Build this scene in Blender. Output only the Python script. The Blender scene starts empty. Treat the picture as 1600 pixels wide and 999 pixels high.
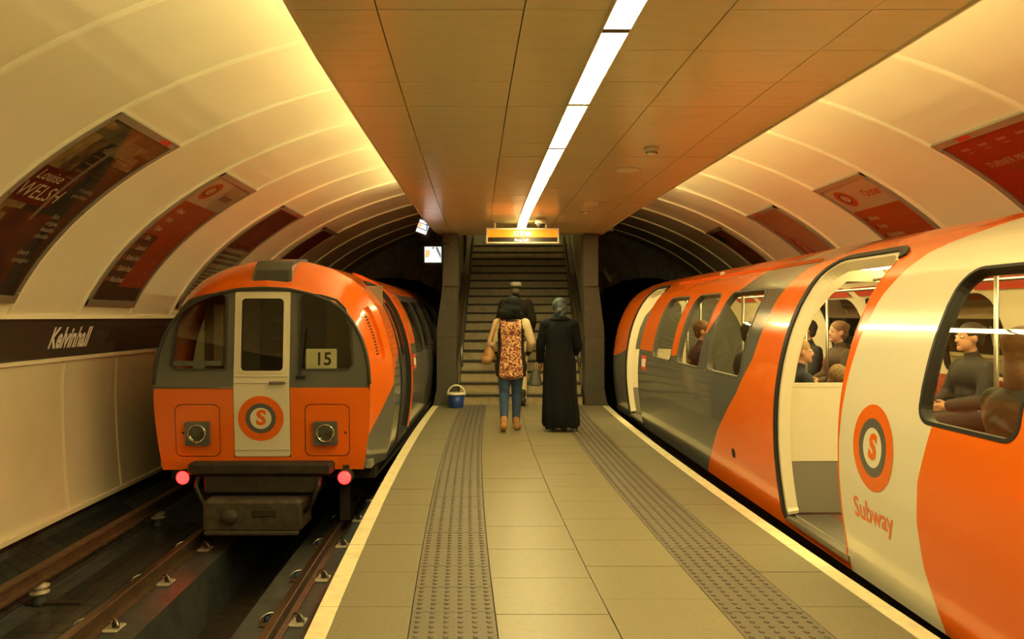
import bpy, bmesh, math, random
import numpy as np
from mathutils import Vector, Matrix
from mathutils.geometry import delaunay_2d_cdt
random.seed(7)
scene = bpy.context.scene
COL = scene.collection
PI = math.pi

# ------------------------------------------------------------------ camera, world, exposure
EYE = 1.42
cam = bpy.data.cameras.new('camera')
cam.sensor_width = 36.0
cam.lens = 1220.0 / 1600.0 * 36.0
cam.shift_y = -4.5 / 1600.0
cam.clip_start = 0.05
cam_o = bpy.data.objects.new('camera', cam)
cam_o.location = (0, 0, EYE)
cam_o.rotation_euler = (PI / 2, 0, 0)
COL.objects.link(cam_o)
scene.camera = cam_o
world = bpy.data.worlds.new('world')
scene.world = world
world.use_nodes = True
world.node_tree.nodes['Background'].inputs[0].default_value = (0.9, 0.7, 0.4, 1)
world.node_tree.nodes['Background'].inputs[1].default_value = 0.015
scene.view_settings.view_transform = 'Standard'
scene.view_settings.look = 'None'
scene.view_settings.exposure = 0.25
scene.view_settings.gamma = 1.0
scene.view_settings.use_curve_mapping = False
LAMP = (1.0, 0.805, 0.33)          # fluorescent tubes as the camera saw them
STRIP_POWER = 48.0
COVE_POWER = 48.0
STAIR_POWER = 26.0
CAR_POWER = 15.0

# ------------------------------------------------------------------ materials
MATS = {}
def M(name, rgb=(.5, .5, .5), rough=.5, metal=0.0, var=0.0, scale=6.0, bump=0.0, spec=.5, coat=0.0, emit=None, power=0.0, stretch=None, dirt=None, dirt_amt=.5):
    if name in MATS: return MATS[name]
    m = bpy.data.materials.new(name); m.use_nodes = True
    nt = m.node_tree; b = nt.nodes['Principled BSDF']
    b.inputs['Base Color'].default_value = (*rgb, 1)
    b.inputs['Roughness'].default_value = rough
    b.inputs['Metallic'].default_value = metal
    b.inputs['Specular IOR Level'].default_value = spec
    b.inputs['Coat Weight'].default_value = coat
    b.inputs['Coat Roughness'].default_value = .06
    if emit:
        b.inputs['Emission Color'].default_value = (*emit, 1)
        b.inputs['Emission Strength'].default_value = power
    if var or bump or dirt:
        tc = nt.nodes.new('ShaderNodeTexCoord')
        mp = nt.nodes.new('ShaderNodeMapping')
        if stretch: mp.inputs['Scale'].default_value = stretch
        nz = nt.nodes.new('ShaderNodeTexNoise')
        nz.inputs['Scale'].default_value = scale; nz.inputs['Detail'].default_value = 5
        nt.links.new(tc.outputs['Object'], mp.inputs['Vector']); nt.links.new(mp.outputs['Vector'], nz.inputs['Vector'])
        src = None
        if var:
            rmp = nt.nodes.new('ShaderNodeValToRGB')
            rmp.color_ramp.elements[0].position = .3; rmp.color_ramp.elements[1].position = .7
            rmp.color_ramp.elements[0].color = (*[max(0, c * (1 - var)) for c in rgb], 1)
            rmp.color_ramp.elements[1].color = (*[min(1, c * (1 + var)) for c in rgb], 1)
            nt.links.new(nz.outputs['Fac'], rmp.inputs['Fac']); src = rmp.outputs['Color']
        if dirt:
            n2 = nt.nodes.new('ShaderNodeTexNoise'); n2.inputs['Scale'].default_value = scale * .37; n2.inputs['Detail'].default_value = 8
            nt.links.new(mp.outputs['Vector'], n2.inputs['Vector'])
            r2 = nt.nodes.new('ShaderNodeValToRGB'); r2.color_ramp.elements[0].position = .5; r2.color_ramp.elements[1].position = .72
            r2.color_ramp.elements[1].color = (dirt_amt,) * 3 + (1,)
            nt.links.new(n2.outputs['Fac'], r2.inputs['Fac'])
            mx = nt.nodes.new('ShaderNodeMix'); mx.data_type = 'RGBA'
            mx.inputs[6].default_value = (*rgb, 1); mx.inputs[7].default_value = (*dirt, 1)
            nt.links.new(r2.outputs['Color'], mx.inputs[0])
            if src: nt.links.new(src, mx.inputs[6])
            src = mx.outputs[2]
        if src: nt.links.new(src, b.inputs['Base Color'])
        if bump:
            bp = nt.nodes.new('ShaderNodeBump'); bp.inputs['Strength'].default_value = bump; bp.inputs['Distance'].default_value = .01
            nt.links.new(nz.outputs['Fac'], bp.inputs['Height']); nt.links.new(bp.outputs['Normal'], b.inputs['Normal'])
    MATS[name] = m
    return m
def glass(name, tint=(.8, .8, .75), ior=1.45, rough=.02):
    if name in MATS: return MATS[name]
    m = bpy.data.materials.new(name); m.use_nodes = True; nt = m.node_tree
    nt.nodes.remove(nt.nodes['Principled BSDF']); out = nt.nodes['Material Output']
    t = nt.nodes.new('ShaderNodeBsdfTransparent'); t.inputs[0].default_value = (*tint, 1)
    g = nt.nodes.new('ShaderNodeBsdfGlossy'); g.inputs['Roughness'].default_value = rough
    lw = nt.nodes.new('ShaderNodeLayerWeight'); lw.inputs[0].default_value = .5
    pw = nt.nodes.new('ShaderNodeMath'); pw.operation = 'POWER'; pw.inputs[1].default_value = 5.0
    nt.links.new(lw.outputs['Facing'], pw.inputs[0])
    f0 = ((ior - 1) / (ior + 1)) ** 2
    fr = nt.nodes.new('ShaderNodeMath'); fr.operation = 'MULTIPLY_ADD'; fr.inputs[1].default_value = 1 - f0; fr.inputs[2].default_value = f0
    nt.links.new(pw.outputs[0], fr.inputs[0])
    mx = nt.nodes.new('ShaderNodeMixShader')
    nt.links.new(fr.outputs[0], mx.inputs[0]); nt.links.new(t.outputs[0], mx.inputs[1]); nt.links.new(g.outputs[0], mx.inputs[2])
    nt.links.new(mx.outputs[0], out.inputs[0])
    MATS[name] = m
    return m
def leopard():
    m = M('leopard_print', (.8, .5, .2), .8)
    nt = m.node_tree; b = nt.nodes['Principled BSDF']
    tc = nt.nodes.new('ShaderNodeTexCoord'); nz = nt.nodes.new('ShaderNodeTexNoise'); nz.inputs['Scale'].default_value = 45; nz.inputs['Detail'].default_value = 3
    r = nt.nodes.new('ShaderNodeValToRGB'); e = r.color_ramp.elements
    e[0].position = .40; e[0].color = (.13, .03, .02, 1); e[1].position = .62; e[1].color = (.85, .6, .3, 1)
    k = e.new(.5); k.color = (.45, .16, .08, 1)
    nt.links.new(tc.outputs['Object'], nz.inputs[0]); nt.links.new(nz.outputs[0], r.inputs[0]); nt.links.new(r.outputs[0], b.inputs['Base Color'])
    return m

cream = M('cream_panel', (.80, .74, .56), .28, var=.03, scale=2, spec=.5)
cream_rib = M('cream_rib', (.90, .85, .66), .3)
cream_low = M('cream_lower_panel', (.80, .76, .58), .16, var=.03, scale=1.5, dirt=(.45, .36, .2), dirt_amt=.25)
band_m = M('name_band_grey', (.055, .05, .045), .15)
white_print = M('white_print', (.85, .85, .8), .4)
ceil_m = M('ceiling_plank', (.78, .73, .47), .22, var=.04, scale=3, stretch=(1, 6, 1), spec=.6)
joint_m = M('dark_joint', (.03, .025, .015), .8)
tile_m = M('platform_tile', (.24, .213, .125), .38, var=.07, scale=60, bump=.05, dirt=(.16, .15, .095), dirt_amt=.3)
slab_m = M('platform_slab', (.20, .18, .108), .5, var=.14, scale=60, bump=.08, dirt=(.18, .16, .11), dirt_amt=.5)
tact_m = M('tactile_tile', (.15, .132, .095), .55, var=.10, scale=50, bump=.08, dirt=(.16, .14, .11), dirt_amt=.5)
dot_m = M('tactile_dot', (.105, .092, .066), .5, var=.1, scale=40)
edge_m = M('yellow_edge', (.80, .72, .46), .5, var=.08, scale=20, dirt=(.45, .36, .2), dirt_amt=.4)
conc_dark = M('trackbed_concrete', (.068, .078, .076), .42, var=.3, scale=9, bump=.2, dirt=(.02, .018, .014), dirt_amt=.7)
pit_m = M('pit_grime', (.028, .02, .012), .75, var=.4, scale=12, bump=.4)
btile_m = M('track_tile', (.045, .046, .042), .22, var=.15, scale=8)
rail_side = M('rail_rust', (.085, .05, .028), .55, var=.3, scale=14, bump=.15)
rail_top = M('rail_polished', (.30, .22, .15), .22, metal=.9)
cond_m = M('conductor_rust', (.10, .055, .028), .6, var=.3, scale=12, bump=.2)
ceramic = M('insulator_white', (.55, .50, .38), .3)
steel = M('steel', (.45, .44, .40), .3, metal=1.0)
dull_steel = M('dull_steel', (.32, .31, .28), .45, metal=1.0)
blue_plastic = M('insulator_blue', (.03, .06, .13), .4)
orange = M('train_orange', (.88, .165, .008), .22, spec=.5, coat=.5)
grey = M('train_grey', (.115, .122, .11), .2, spec=.5, coat=.5)
train_white = M('train_cream', (.80, .76, .60), .22, spec=.5, coat=.5)
rubber = M('black_rubber', (.012, .012, .011), .55)
under = M('underframe', (.03, .024, .017), .7, var=.4, scale=10, bump=.3)
lining = M('car_lining', (.72, .66, .48), .45)
kick = M('kick_panel_grey', (.20, .19, .15), .5)
carfloor = M('car_floor', (.16, .07, .04), .6, var=.2, scale=30)
seat_m = M('seat_moquette', (.30, .06, .03), .9, var=.4, scale=40)
red_card = M('advert_red', (.50, .06, .03), .5)
dark_int = M('cab_dark', (.30, .30, .21), .6)
gl_side = glass('window_glass', (.80, .77, .64), 1.6)
gl_cab = glass('cab_glass', (.86, .87, .78), 1.55)
gl_screen = glass('screen_glass', (.88, .86, .80), 1.3)
pier_m = M('pier_stone', (.08, .07, .05), .5, var=.12, scale=14, bump=.05)
pier_up = M('pier_upper', (.10, .088, .06), .5, var=.1, scale=14)
riser_m = M('riser_tile', (.46, .39, .23), .4, var=.1, scale=20, dirt=(.2, .16, .09), dirt_amt=.4)
tread_m = M('tread', (.30, .26, .17), .5, var=.1, scale=20)
nosing_m = M('nosing_dark', (.035, .03, .022), .6)
stair_wall = M('stair_wall_tile', (.62, .56, .40), .35, var=.05, scale=5)
dark_wall = M('tunnel_dark', (.17, .15, .115), .8, var=.3, scale=5, bump=.3)
brick_m = M('arch_brick', (.20, .18, .14), .8, var=.25, scale=9, bump=.3)
frame_m = M('poster_frame', (.40, .38, .30), .35, metal=.6)
skin = M('skin', (.55, .30, .19), .55, var=.05, scale=20)
skin_dark = M('skin_brown', (.30, .16, .09), .55, var=.05, scale=20)

# ------------------------------------------------------------------ scene-graph helpers
def wl(o):
    v = Vector((0, 0, 0))
    while o is not None:
        v += o.location; o = o.parent
    return v
def tag(o, label=None, cat=None, group=None, kind=None):
    if label: o['label'] = label
    if cat: o['category'] = cat
    if group: o['group'] = group
    if kind: o['kind'] = kind
    return o
def empty(name, loc=(0, 0, 0), label=None, cat=None, group=None, kind=None):
    o = bpy.data.objects.new(name, None); o.empty_display_size = .1
    o.location = loc; COL.objects.link(o)
    return tag(o, label, cat, group, kind)
def mesh_obj(name, verts, faces, mats, parent=None, mi=None, smooth=False, normals=None, origin=None):
    me = bpy.data.meshes.new(name)
    if parent is not None: off = wl(parent)
    elif origin is not None: off = Vector(origin)
    else: off = Vector((0, 0, 0))
    me.from_pydata([(v[0] - off.x, v[1] - off.y, v[2] - off.z) for v in verts], [], faces)
    if not isinstance(mats, (list, tuple)): mats = [mats]
    for m in mats: me.materials.append(m)
    if mi is not None: me.polygons.foreach_set('material_index', mi)
    if smooth: me.polygons.foreach_set('use_smooth', [True] * len(me.polygons))
    me.update()
    if normals is not None: me.normals_split_custom_set_from_vertices(normals)
    o = bpy.data.objects.new(name, me)
    if parent is None and origin is not None: o.location = origin
    COL.objects.link(o)
    o.parent = parent
    return o
class B:
    def __init__(s): s.v = []; s.f = []; s.m = []
    def add(s, vs, fs, m=0):
        k = len(s.v); s.v += [tuple(p) for p in vs]
        s.f += [tuple(i + k for i in f) for f in fs]; s.m += [m] * len(fs); return s
    def hexa(s, p, m=0):   # p: 4 bottom (ccw from above), 4 top
        return s.add(p, [(3, 2, 1, 0), (4, 5, 6, 7), (0, 1, 5, 4), (1, 2, 6, 5), (2, 3, 7, 6), (3, 0, 4, 7)], m)
    def box(s, x0, x1, y0, y1, z0, z1, m=0):
        return s.hexa([(x0, y0, z0), (x1, y0, z0), (x1, y1, z0), (x0, y1, z0), (x0, y0, z1), (x1, y0, z1), (x1, y1, z1), (x0, y1, z1)], m)
    def cbox(s, x0, x1, y0, y1, z0, z1, b, m=0):   # chamfered box
        pts = []
        for z, i in ((z0, b), (z0 + b, 0), (z1 - b, 0), (z1, b)):
            X0, X1, Y0, Y1 = x0 + i, x1 - i, y0 + i, y1 - i
            pts.append([(X0 + b, Y0, z), (X1 - b, Y0, z), (X1, Y0 + b, z), (X1, Y1 - b, z), (X1 - b, Y1, z), (X0 + b, Y1, z), (X0, Y1 - b, z), (X0, Y0 + b, z)])
        return s.rings(pts, m)
    def rings(s, rs, m=0, cap=True, closed=True):
        n = len(rs[0]); vs = [p for r in rs for p in r]; fs = []
        for i in range(len(rs) - 1):
            for j in range(n if closed else n - 1):
                a = i * n + j; b = i * n + (j + 1) % n
                fs.append((a, b, b + n, a + n))
        if cap and closed:
            fs.append(tuple(range(n - 1, -1, -1))); k = (len(rs) - 1) * n
            fs.append(tuple(range(k, k + n)))
        return s.add(vs, fs, m)
    def tube(s, pts, r, n=10, m=0, closed=False):
        pts = [Vector(p) for p in pts]; rs = []
        rr = r if isinstance(r, (list, tuple)) else [r] * len(pts)
        up = None
        for i, p in enumerate(pts):
            t = (pts[(i + 1) % len(pts)] if (closed or i < len(pts) - 1) else p) - (pts[i - 1] if (closed or i > 0) else p)
            t.normalize()
            if up is None: up = Vector((0, 0, 1)) if abs(t.z) < .9 else Vector((1, 0, 0))
            a = t.cross(up).normalized(); up = a.cross(t).normalized()
            rs.append([tuple(p + a * (rr[i] * math.cos(2 * PI * k / n)) + up * (rr[i] * math.sin(2 * PI * k / n))) for k in range(n)])
        if closed: rs.append(rs[0]); return s.rings(rs, m, cap=False)
        return s.rings(rs, m)
    def lathe(s, prof, c, axis=(0, 0, 1), n=20, m=0):   # prof [(r, h)]
        a = Vector(axis).normalized(); u = a.orthogonal().normalized(); w = a.cross(u); c = Vector(c); rs = []
        for r, h in prof:
            r = max(r, 1e-4)
            rs.append([tuple(c + a * h + u * (r * math.cos(2 * PI * k / n)) + w * (r * math.sin(2 * PI * k / n))) for k in range(n)])
        return s.rings(rs, m)
    def grid(s, fn, nu, nv, m=0, flip=False):
        vs = [fn(i / nu, j / nv) for i in range(nu + 1) for j in range(nv + 1)]; fs = []
        for i in range(nu):
            for j in range(nv):
                a = i * (nv + 1) + j; q = (a, a + nv + 1, a + nv + 2, a + 1)
                fs.append(q[::-1] if flip else q)
        return s.add(vs, fs, m)
    def slabgrid(s, fn, nu, nv, t, m=0):   # fn(u, v, n) gives a point at offset n; closed slab of thickness t
        k = len(s.v); W = nv + 1
        for n in (0, t):
            for i in range(nu + 1):
                for j in range(nv + 1): s.v.append(tuple(fn(i / nu, j / nv, n)))
        N = (nu + 1) * W; fs = []
        for i in range(nu):
            for j in range(nv):
                a = k + i * W + j; fs.append((a + 1, a + W + 1, a + W, a)); fs.append((a + N, a + N + W, a + N + W + 1, a + N + 1))
        for i in range(nu):
            for j in (0, nv):
                a = k + i * W + j; q = (a, a + W, a + W + N, a + N); fs.append(q if j == 0 else q[::-1])
        for j in range(nv):
            for i in (0, nu):
                a = k + i * W + j; q = (a + 1, a, a + N, a + N + 1); fs.append(q if i == 0 else q[::-1])
        s.f += fs; s.m += [m] * len(fs); return s
    def build(s, name, mats, parent=None, smooth=False, origin=None):
        return mesh_obj(name, s.v, s.f, mats, parent, s.m, smooth, None, origin)
def smooth_by_angle(o, deg=40):
    me = o.data
    me.polygons.foreach_set('use_smooth', [True] * len(me.polygons))
    try: me.set_sharp_from_angle(angle=math.radians(deg))
    except Exception: pass
    return o
# flat text -> triangles in 2D
def text2d(txt, size=1.0, bold=0.0, xs=1.0, shear=0.0, align='CENTER'):
    cu = bpy.data.curves.new('t', 'FONT'); cu.body = txt; cu.size = size; cu.offset = bold * size; cu.shear = shear
    cu.align_x = align; cu.align_y = 'CENTER'; cu.resolution_u = 3
    o = bpy.data.objects.new('t', cu); COL.objects.link(o)
    dg = bpy.context.evaluated_depsgraph_get()
    me = bpy.data.meshes.new_from_object(o.evaluated_get(dg))
    vs = [(v.co.x * xs, v.co.y) for v in me.vertices]; fs = [tuple(p.vertices) for p in me.polygons]
    bpy.data.objects.remove(o); bpy.data.curves.remove(cu); bpy.data.meshes.remove(me)
    return vs, fs
def put_text(name, txt, fn, mat, parent, **k):
    vs, fs = text2d(txt, **k)
    return mesh_obj(name, [fn(x, y) for x, y in vs], fs, mat, parent)

# ------------------------------------------------------------------ the line of the platform (gently curved)
def cx(y): return .779 - .0983 * y + .00375 * y * y
def W(xo, y, z): return (cx(y) + xo, y, z)
def CW(xo, y, z):
    q = .035 * math.sin(PI * (y - 3.2) / 7.4) if 3.2 < y < 10.6 else 0
    return (cx(y) + xo + q, y, z)
ZC = 2.75                                # suspended ceiling
def ceil_half(y): return 1.457 - max(0, min(1, (y - 4) / 9)) * .13
RIB0, BAY = 5.95, 1.03
BAYS = [RIB0 + BAY * k for k in range(-9, 11)]
# vault profile; t = 0 wall foot .. ; returns (half width, z)
def vault_x(z):
    if z > .8: return 4.3 * math.sqrt(max(0, 1 - ((z - .8) / 2.58) ** 2))
    return 4.3 - .06 * ((.8 - z) / 1.13) ** 2
VT0 = math.asin((1.43 - .8) / 2.58)
def vault_pt(sg, y, th, n=0.0):          # n: distance proud of the panel (towards the room)
    nx, nz = math.cos(th) / 4.3, math.sin(th) / 2.58; l = math.hypot(nx, nz)
    return W(sg * (4.3 * math.cos(th) - n * nx / l), y, .8 + 2.58 * math.sin(th) - n * nz / l)
_ths = np.linspace(VT0, PI / 2, 400); _zs = .8 + 2.58 * np.sin(_ths); _xs = 4.3 * np.cos(_ths)
_arc = np.r_[0, np.cumsum(np.hypot(np.diff(_xs), np.diff(_zs)))]
def th_of_z(z): return math.asin((z - .8) / 2.58)
def arc_of_z(z): return float(np.interp(z, _zs, _arc))
def th_of_arc(a): return float(np.interp(a, _arc, _ths))

# ------------------------------------------------------------------ walls and vault
def build_wall(sg, side):
    w = empty('wall_' + side, W(sg * 4.3, 5, -.32)); tag(w, kind='structure')
    for k in range(len(BAYS) - 1):
        y0, y1 = BAYS[k] + .004, BAYS[k + 1] - .004
        if y0 > 15.9: break
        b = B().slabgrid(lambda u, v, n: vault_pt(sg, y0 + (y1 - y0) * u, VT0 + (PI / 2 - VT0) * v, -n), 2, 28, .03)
        o = b.build('vault_panel', cream if y1 < 12.9 else M('vault_panel_shaded', (.42, .37, .27), .55, var=.1, scale=3), w, smooth=False)  # far panels: shade beyond the cove tubes put into a darker colour
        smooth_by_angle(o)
        b = B().slabgrid(lambda u, v, n: W(sg * (vault_x(-.32 + 1.35 * v) + n), y0 + (y1 - y0) * u, -.32 + 1.35 * v), 2, 10, .03)
        smooth_by_angle(b.build('lower_panel', cream_low, w))
    for y in BAYS:
        if y > 15.9: continue
        b = B().slabgrid(lambda u, v, n: vault_pt(sg, y - .024 + .048 * u, VT0 + (PI / 2 - VT0) * v, (n - .002) * (1 if .1 < u < .9 else .35)), 4, 28, .022)
        smooth_by_angle(b.build('rib', cream_rib, w))
        b = B().slabgrid(lambda u, v, n: W(sg * (vault_x(-.30 + 1.3 * v) + .002 - n), y - .012 + .024 * u, -.30 + 1.3 * v), 1, 8, .012)
        b.build('lower_rib', cream_rib, w)
    ya, yb = BAYS[0], 15.9
    band = B().slabgrid(lambda u, v, n: W(sg * (vault_x(1.06 + .34 * v) + .012 - n), ya + (yb - ya) * u, 1.06 + .34 * v), 60, 3, .012).build('name_band', band_m, w)
    for z0, z1, p, nm in ((1.40, 1.435, .035, 'band_top_rail'), (1.025, 1.058, .025, 'band_bottom_rail'), (-.345, -.305, .03, 'foot_rail')):
        B().slabgrid(lambda u, v, n: W(sg * (vault_x(z0) + .02 - n), ya + (yb - ya) * u, z0 + (z1 - z0) * v), 60, 1, .02 + p).build(nm, cream_rib, w)
    return w, band
wall_l, band_l = build_wall(-1, 'left')
wall_r, band_r = build_wall(1, 'right')
put_text('lettering', 'Kelvinhall', lambda x, y: W(-(vault_x(1.225 + y) - .004), 7.0 + x, 1.225 + y), white_print, band_l, size=.25, bold=.032, xs=.70, shear=.22)
put_text('lettering', 'Kelvinhall', lambda x, y: W((vault_x(1.225 + y) - .004), 7.0 - x, 1.225 + y), white_print, band_r, size=.25, bold=.032, xs=.70, shear=.22)

# ------------------------------------------------------------------ suspended ceiling
ceil = empty('ceiling', CW(0, 5, ZC)); tag(ceil, kind='structure')
COLS = [-1.457, -1.077, -.44, -.068, .068, .45, 1.07, 1.457]
rows = [-3.9 + .52 * i for i in range(32)]
for r0 in rows:
    r1 = r0 + .52
    if r1 > 12.75: continue
    for i in range(7):
        if i == 3: continue
        a, b_ = COLS[i], COLS[i + 1]
        def X(x, y):
            return x if abs(x) < 1.4 else math.copysign(ceil_half(y), x)
        g = .003; lo = ZC + random.uniform(-.0012, .0012)
        p = [CW(X(a, r0) + g, r0 + g, lo), CW(X(b_, r0) - g, r0 + g, lo), CW(X(b_, r1) - g, r1 - g, lo), CW(X(a, r1) + g, r1 - g, lo)]
        B().hexa(p + [(q[0], q[1], ZC + .03) for q in p]).build('ceiling_plank', ceil_m, ceil)
b = B()
for i in range(33):
    y0, y1 = -3.9 + .52 * i - .004, -3.9 + .52 * (i + 1) + .004
    if y1 > 12.8: break
    for sg in (-1, 1):
        h0, h1 = ceil_half(y0), ceil_half(y1)
        p = [CW(-h0 if sg < 0 else .075, y0, ZC + .03), CW(h0 if sg > 0 else -.075, y0, ZC + .03), CW(h1 if sg > 0 else -.075, y1, ZC + .03), CW(-h1 if sg < 0 else .075, y1, ZC + .03)]
        b.hexa(p + [(q[0], q[1], ZC + .05) for q in p])
b.build('ceiling_backing', joint_m, ceil)
for sg in (-1, 1):
    B().slabgrid(lambda u, v, n: CW(sg * (ceil_half(-3.9 + 16.6 * u) - .012 + n), -3.9 + 16.6 * u, ZC - .012 + .07 * v), 40, 1, .012).build('ceiling_edge_trim', ceil_m, ceil)

# ceiling strip light: one fitting after another
lamp_m = M('lamp_diffuser', (.9, .88, .8), .5, emit=LAMP, power=STRIP_POWER)
fit_m = M('lamp_fitting', (.7, .66, .5), .4)
segs = [3.6 + 1.262 * k for k in range(-5, 7)]
ordn = ['nearest the exit sign', 'second from the exit sign', 'third from the exit sign', 'fourth from the exit sign', 'fifth from the exit sign', 'sixth from the exit sign', 'at the top edge of the picture']
for k, y0 in enumerate(segs):
    j = len(segs) - 1 - k
    y1 = y0 + 1.262
    t = empty('ceiling_light', CW(0, (y0 + y1) / 2, ZC), 'glowing ceiling strip light fitting, ' + (ordn[j] if j < 7 else 'behind the picture overhead'), 'light', 'strip lights along the ceiling')
    b = B().slabgrid(lambda u, v, n: CW(-.06 + .12 * u, y0 + .026 + (y1 - y0 - .052) * v, ZC - .012 + n), 2, 6, .01)
    b.build('diffuser', lamp_m, t)
    b = B()
    for sx in (-1, 1):
        b = B(); b.slabgrid(lambda u, v, n: CW(sx * .066 - .005 + .01 * u, y0 + .002 + (y1 - y0 - .004) * v, ZC - .014 + n), 1, 6, .07).build('housing_side', fit_m, t)
    for yy in (y0 + .002, y1 - .026):
        b = B(); b.hexa([CW(-.062, yy, ZC - .013), CW(.062, yy, ZC - .013), CW(.062, yy + .024, ZC - .013), CW(-.062, yy + .024, ZC - .013)] + [CW(-.062, yy, ZC + .05), CW(.062, yy, ZC + .05), CW(.062, yy + .024, ZC + .05), CW(-.062, yy + .024, ZC + .05)])
        b.build('end_cap', M('fitting_end', (.16, .13, .07), .6), t)
    b = B()
    b.hexa([CW(-.062, y0 + .01, ZC + .045), CW(.062, y0 + .01, ZC + .045), CW(.062, y1 - .01, ZC + .045), CW(-.062, y1 - .01, ZC + .045), CW(-.062, y0 + .01, ZC + .055), CW(.062, y0 + .01, ZC + .055), CW(.062, y1 - .01, ZC + .055), CW(-.062, y1 - .01, ZC + .055)])
    b.build('housing', fit_m, t)
# cove tubes above the ceiling edges, washing the vault
cove_m = M('cove_tube', (.9, .88, .8), .5, emit=LAMP, power=COVE_POWER)
for sg in (-1, 1):
    for k in range(10):
        y0 = -3.2 + 1.36 * k; y1 = y0 + 1.28
        t = empty('cove_light', CW(sg * 1.30, y0, ZC + .05), 'hidden tube light above the %s edge of the suspended ceiling, washing the vault' % ('left' if sg < 0 else 'right'), 'light', 'cove tubes above the %s ceiling edge' % ('left' if sg < 0 else 'right'))
        B().tube([CW(sg * 1.30, y0 + .04 + (y1 - y0 - .08) * q / 4, ZC + .115) for q in range(5)], .02, 8).build('tube', cove_m, t)
        b = B()
        b.hexa([CW(sg * 1.30 - .03, y0, ZC + .051), CW(sg * 1.30 + .03, y0, ZC + .051), CW(sg * 1.30 + .03, y1, ZC + .051), CW(sg * 1.30 - .03, y1, ZC + .051), CW(sg * 1.30 - .02, y0, ZC + .085), CW(sg * 1.30 + .02, y0, ZC + .085), CW(sg * 1.30 + .02, y1, ZC + .085), CW(sg * 1.30 - .02, y1, ZC + .085)])
        for yy in (y0 + .02, y1 - .04):
            b.hexa([CW(sg * 1.30 - .014, yy, ZC + .084), CW(sg * 1.30 + .014, yy, ZC + .084), CW(sg * 1.30 + .014, yy + .02, ZC + .084), CW(sg * 1.30 - .014, yy + .02, ZC + .084), CW(sg * 1.30 - .014, yy, ZC + .13), CW(sg * 1.30 + .014, yy, ZC + .13), CW(sg * 1.30 + .014, yy + .02, ZC + .13), CW(sg * 1.30 - .014, yy + .02, ZC + .13)])
        b.build('batten', fit_m, t)

# ------------------------------------------------------------------ platform
YA, YB = .6, 12.6
floor = empty('floor', W(0, 5, 0)); tag(floor, kind='structure')
b = B().slabgrid(lambda u, v, n: W(-1.385 + 2.77 * u, -4 + 16.6 * v, -.035 + n), 1, 40, .02)
b.build('tile_bed', joint_m, floor)
for sg in (-1, 1):
    B().slabgrid(lambda u, v, n: W(sg * (1.36 - n), -4 + 16.6 * v, -.04 - 1.2 * u), 2, 40, .05).build('platform_face', conc_dark, floor)
    B().slabgrid(lambda u, v, n: W(sg * (1.22 + .15 * u), -4 + 16.6 * v, -.14 + n), 1, 40, .1).build('coping', conc_dark, floor)
def tiles(x0, x1, pitch, y_off, nm, mat, y_from=YA):
    n = 0; y = y_from + y_off - pitch
    while y < YB:
        a, c_ = max(y, YA - .6), min(y + pitch, YB)
        if c_ - a > .03:
            g = .0025; dz = random.uniform(-.0008, .0008)
            p = [W(x0 + g, a + g, -.02), W(x1 - g, a + g, -.02), W(x1 - g, c_ - g, -.02), W(x0 + g, c_ - g, -.02)]
            B().hexa(p + [(q[0], q[1], dz) for q in p]).build(nm, mat, floor)
        y += pitch
for sg in (-1, 1):
    s = lambda a, b_: (sg * a, sg * b_) if sg > 0 else (sg * b_, sg * a)
    tiles(*s(1.305, 1.405), .52, .1, 'edge_tile', edge_m)
    tiles(*s(.945, 1.305), .52, .1, 'platform_slab', slab_m)
    tiles(*s(.545, .945), .345, .05, 'tactile_tile', tact_m)
    tiles(*s(0, .545), .52, .2 if sg > 0 else .0, 'floor_tile', tile_m)
    d = B(); nr = int((YB - 1.5) / .0575)
    for i in range(nr):
        y = 1.5 + .0575 * i
        for j in range(6):
            xo = sg * (.578 + .0667 * j)
            d.rings([[W(xo + r * math.cos(2 * PI * q / 7), y + 1.25 * r * math.sin(2 * PI * q / 7), zz) for q in range(7)] for r, zz in ((.0150, -.001), (.0125, .0042), (.0075, .0055))])
    o = d.build('tactile_dots', dot_m, floor); o['kind'] = 'stuff'
# filler platform behind the camera
B().slabgrid(lambda u, v, n: W(-1.4 + 2.8 * u, -4 + 4.05 * v, -.02 + n), 1, 8, .019).build('platform_behind', slab_m, floor)

# ------------------------------------------------------------------ track beds, rails
def build_track(sg, side):
    t = empty('floor_trackbed_' + side, W(sg * 2.6, 5, -1.25)); tag(t, kind='structure')
    ya, yb = -4., 24.
    def strip(nm, x0, z0, x1, z1, mat, nv=50, thick=.05):
        lo, hi = (x0, z0), (x1, z1)
        B().slabgrid(lambda u, v, n: W(sg * (x0 + (x1 - x0) * u), ya + (yb - ya) * v, z0 + (z1 - z0) * u - n), 1, nv, thick).build(nm, mat, t)
    strip('plinth_inner', 1.36, -.76, 2.27, -.76, conc_dark)
    strip('pit_side', 2.27, -.76, 2.31, -1.22, conc_dark, thick=.02)
    strip('pit_floor', 2.27, -1.22, 2.95, -1.22, pit_m)
    strip('pit_side', 2.90, -1.22, 2.93, -.76, conc_dark, thick=.02)
    strip('plinth_outer', 2.93, -.76, 3.98, -.76, conc_dark)
    strip('outer_ledge', 3.98, -.76, 4.42, -.50, conc_dark)
    strip('ledge_back', 4.36, -.52, 4.40, -.30, conc_dark, thick=.02)
    return t
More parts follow.
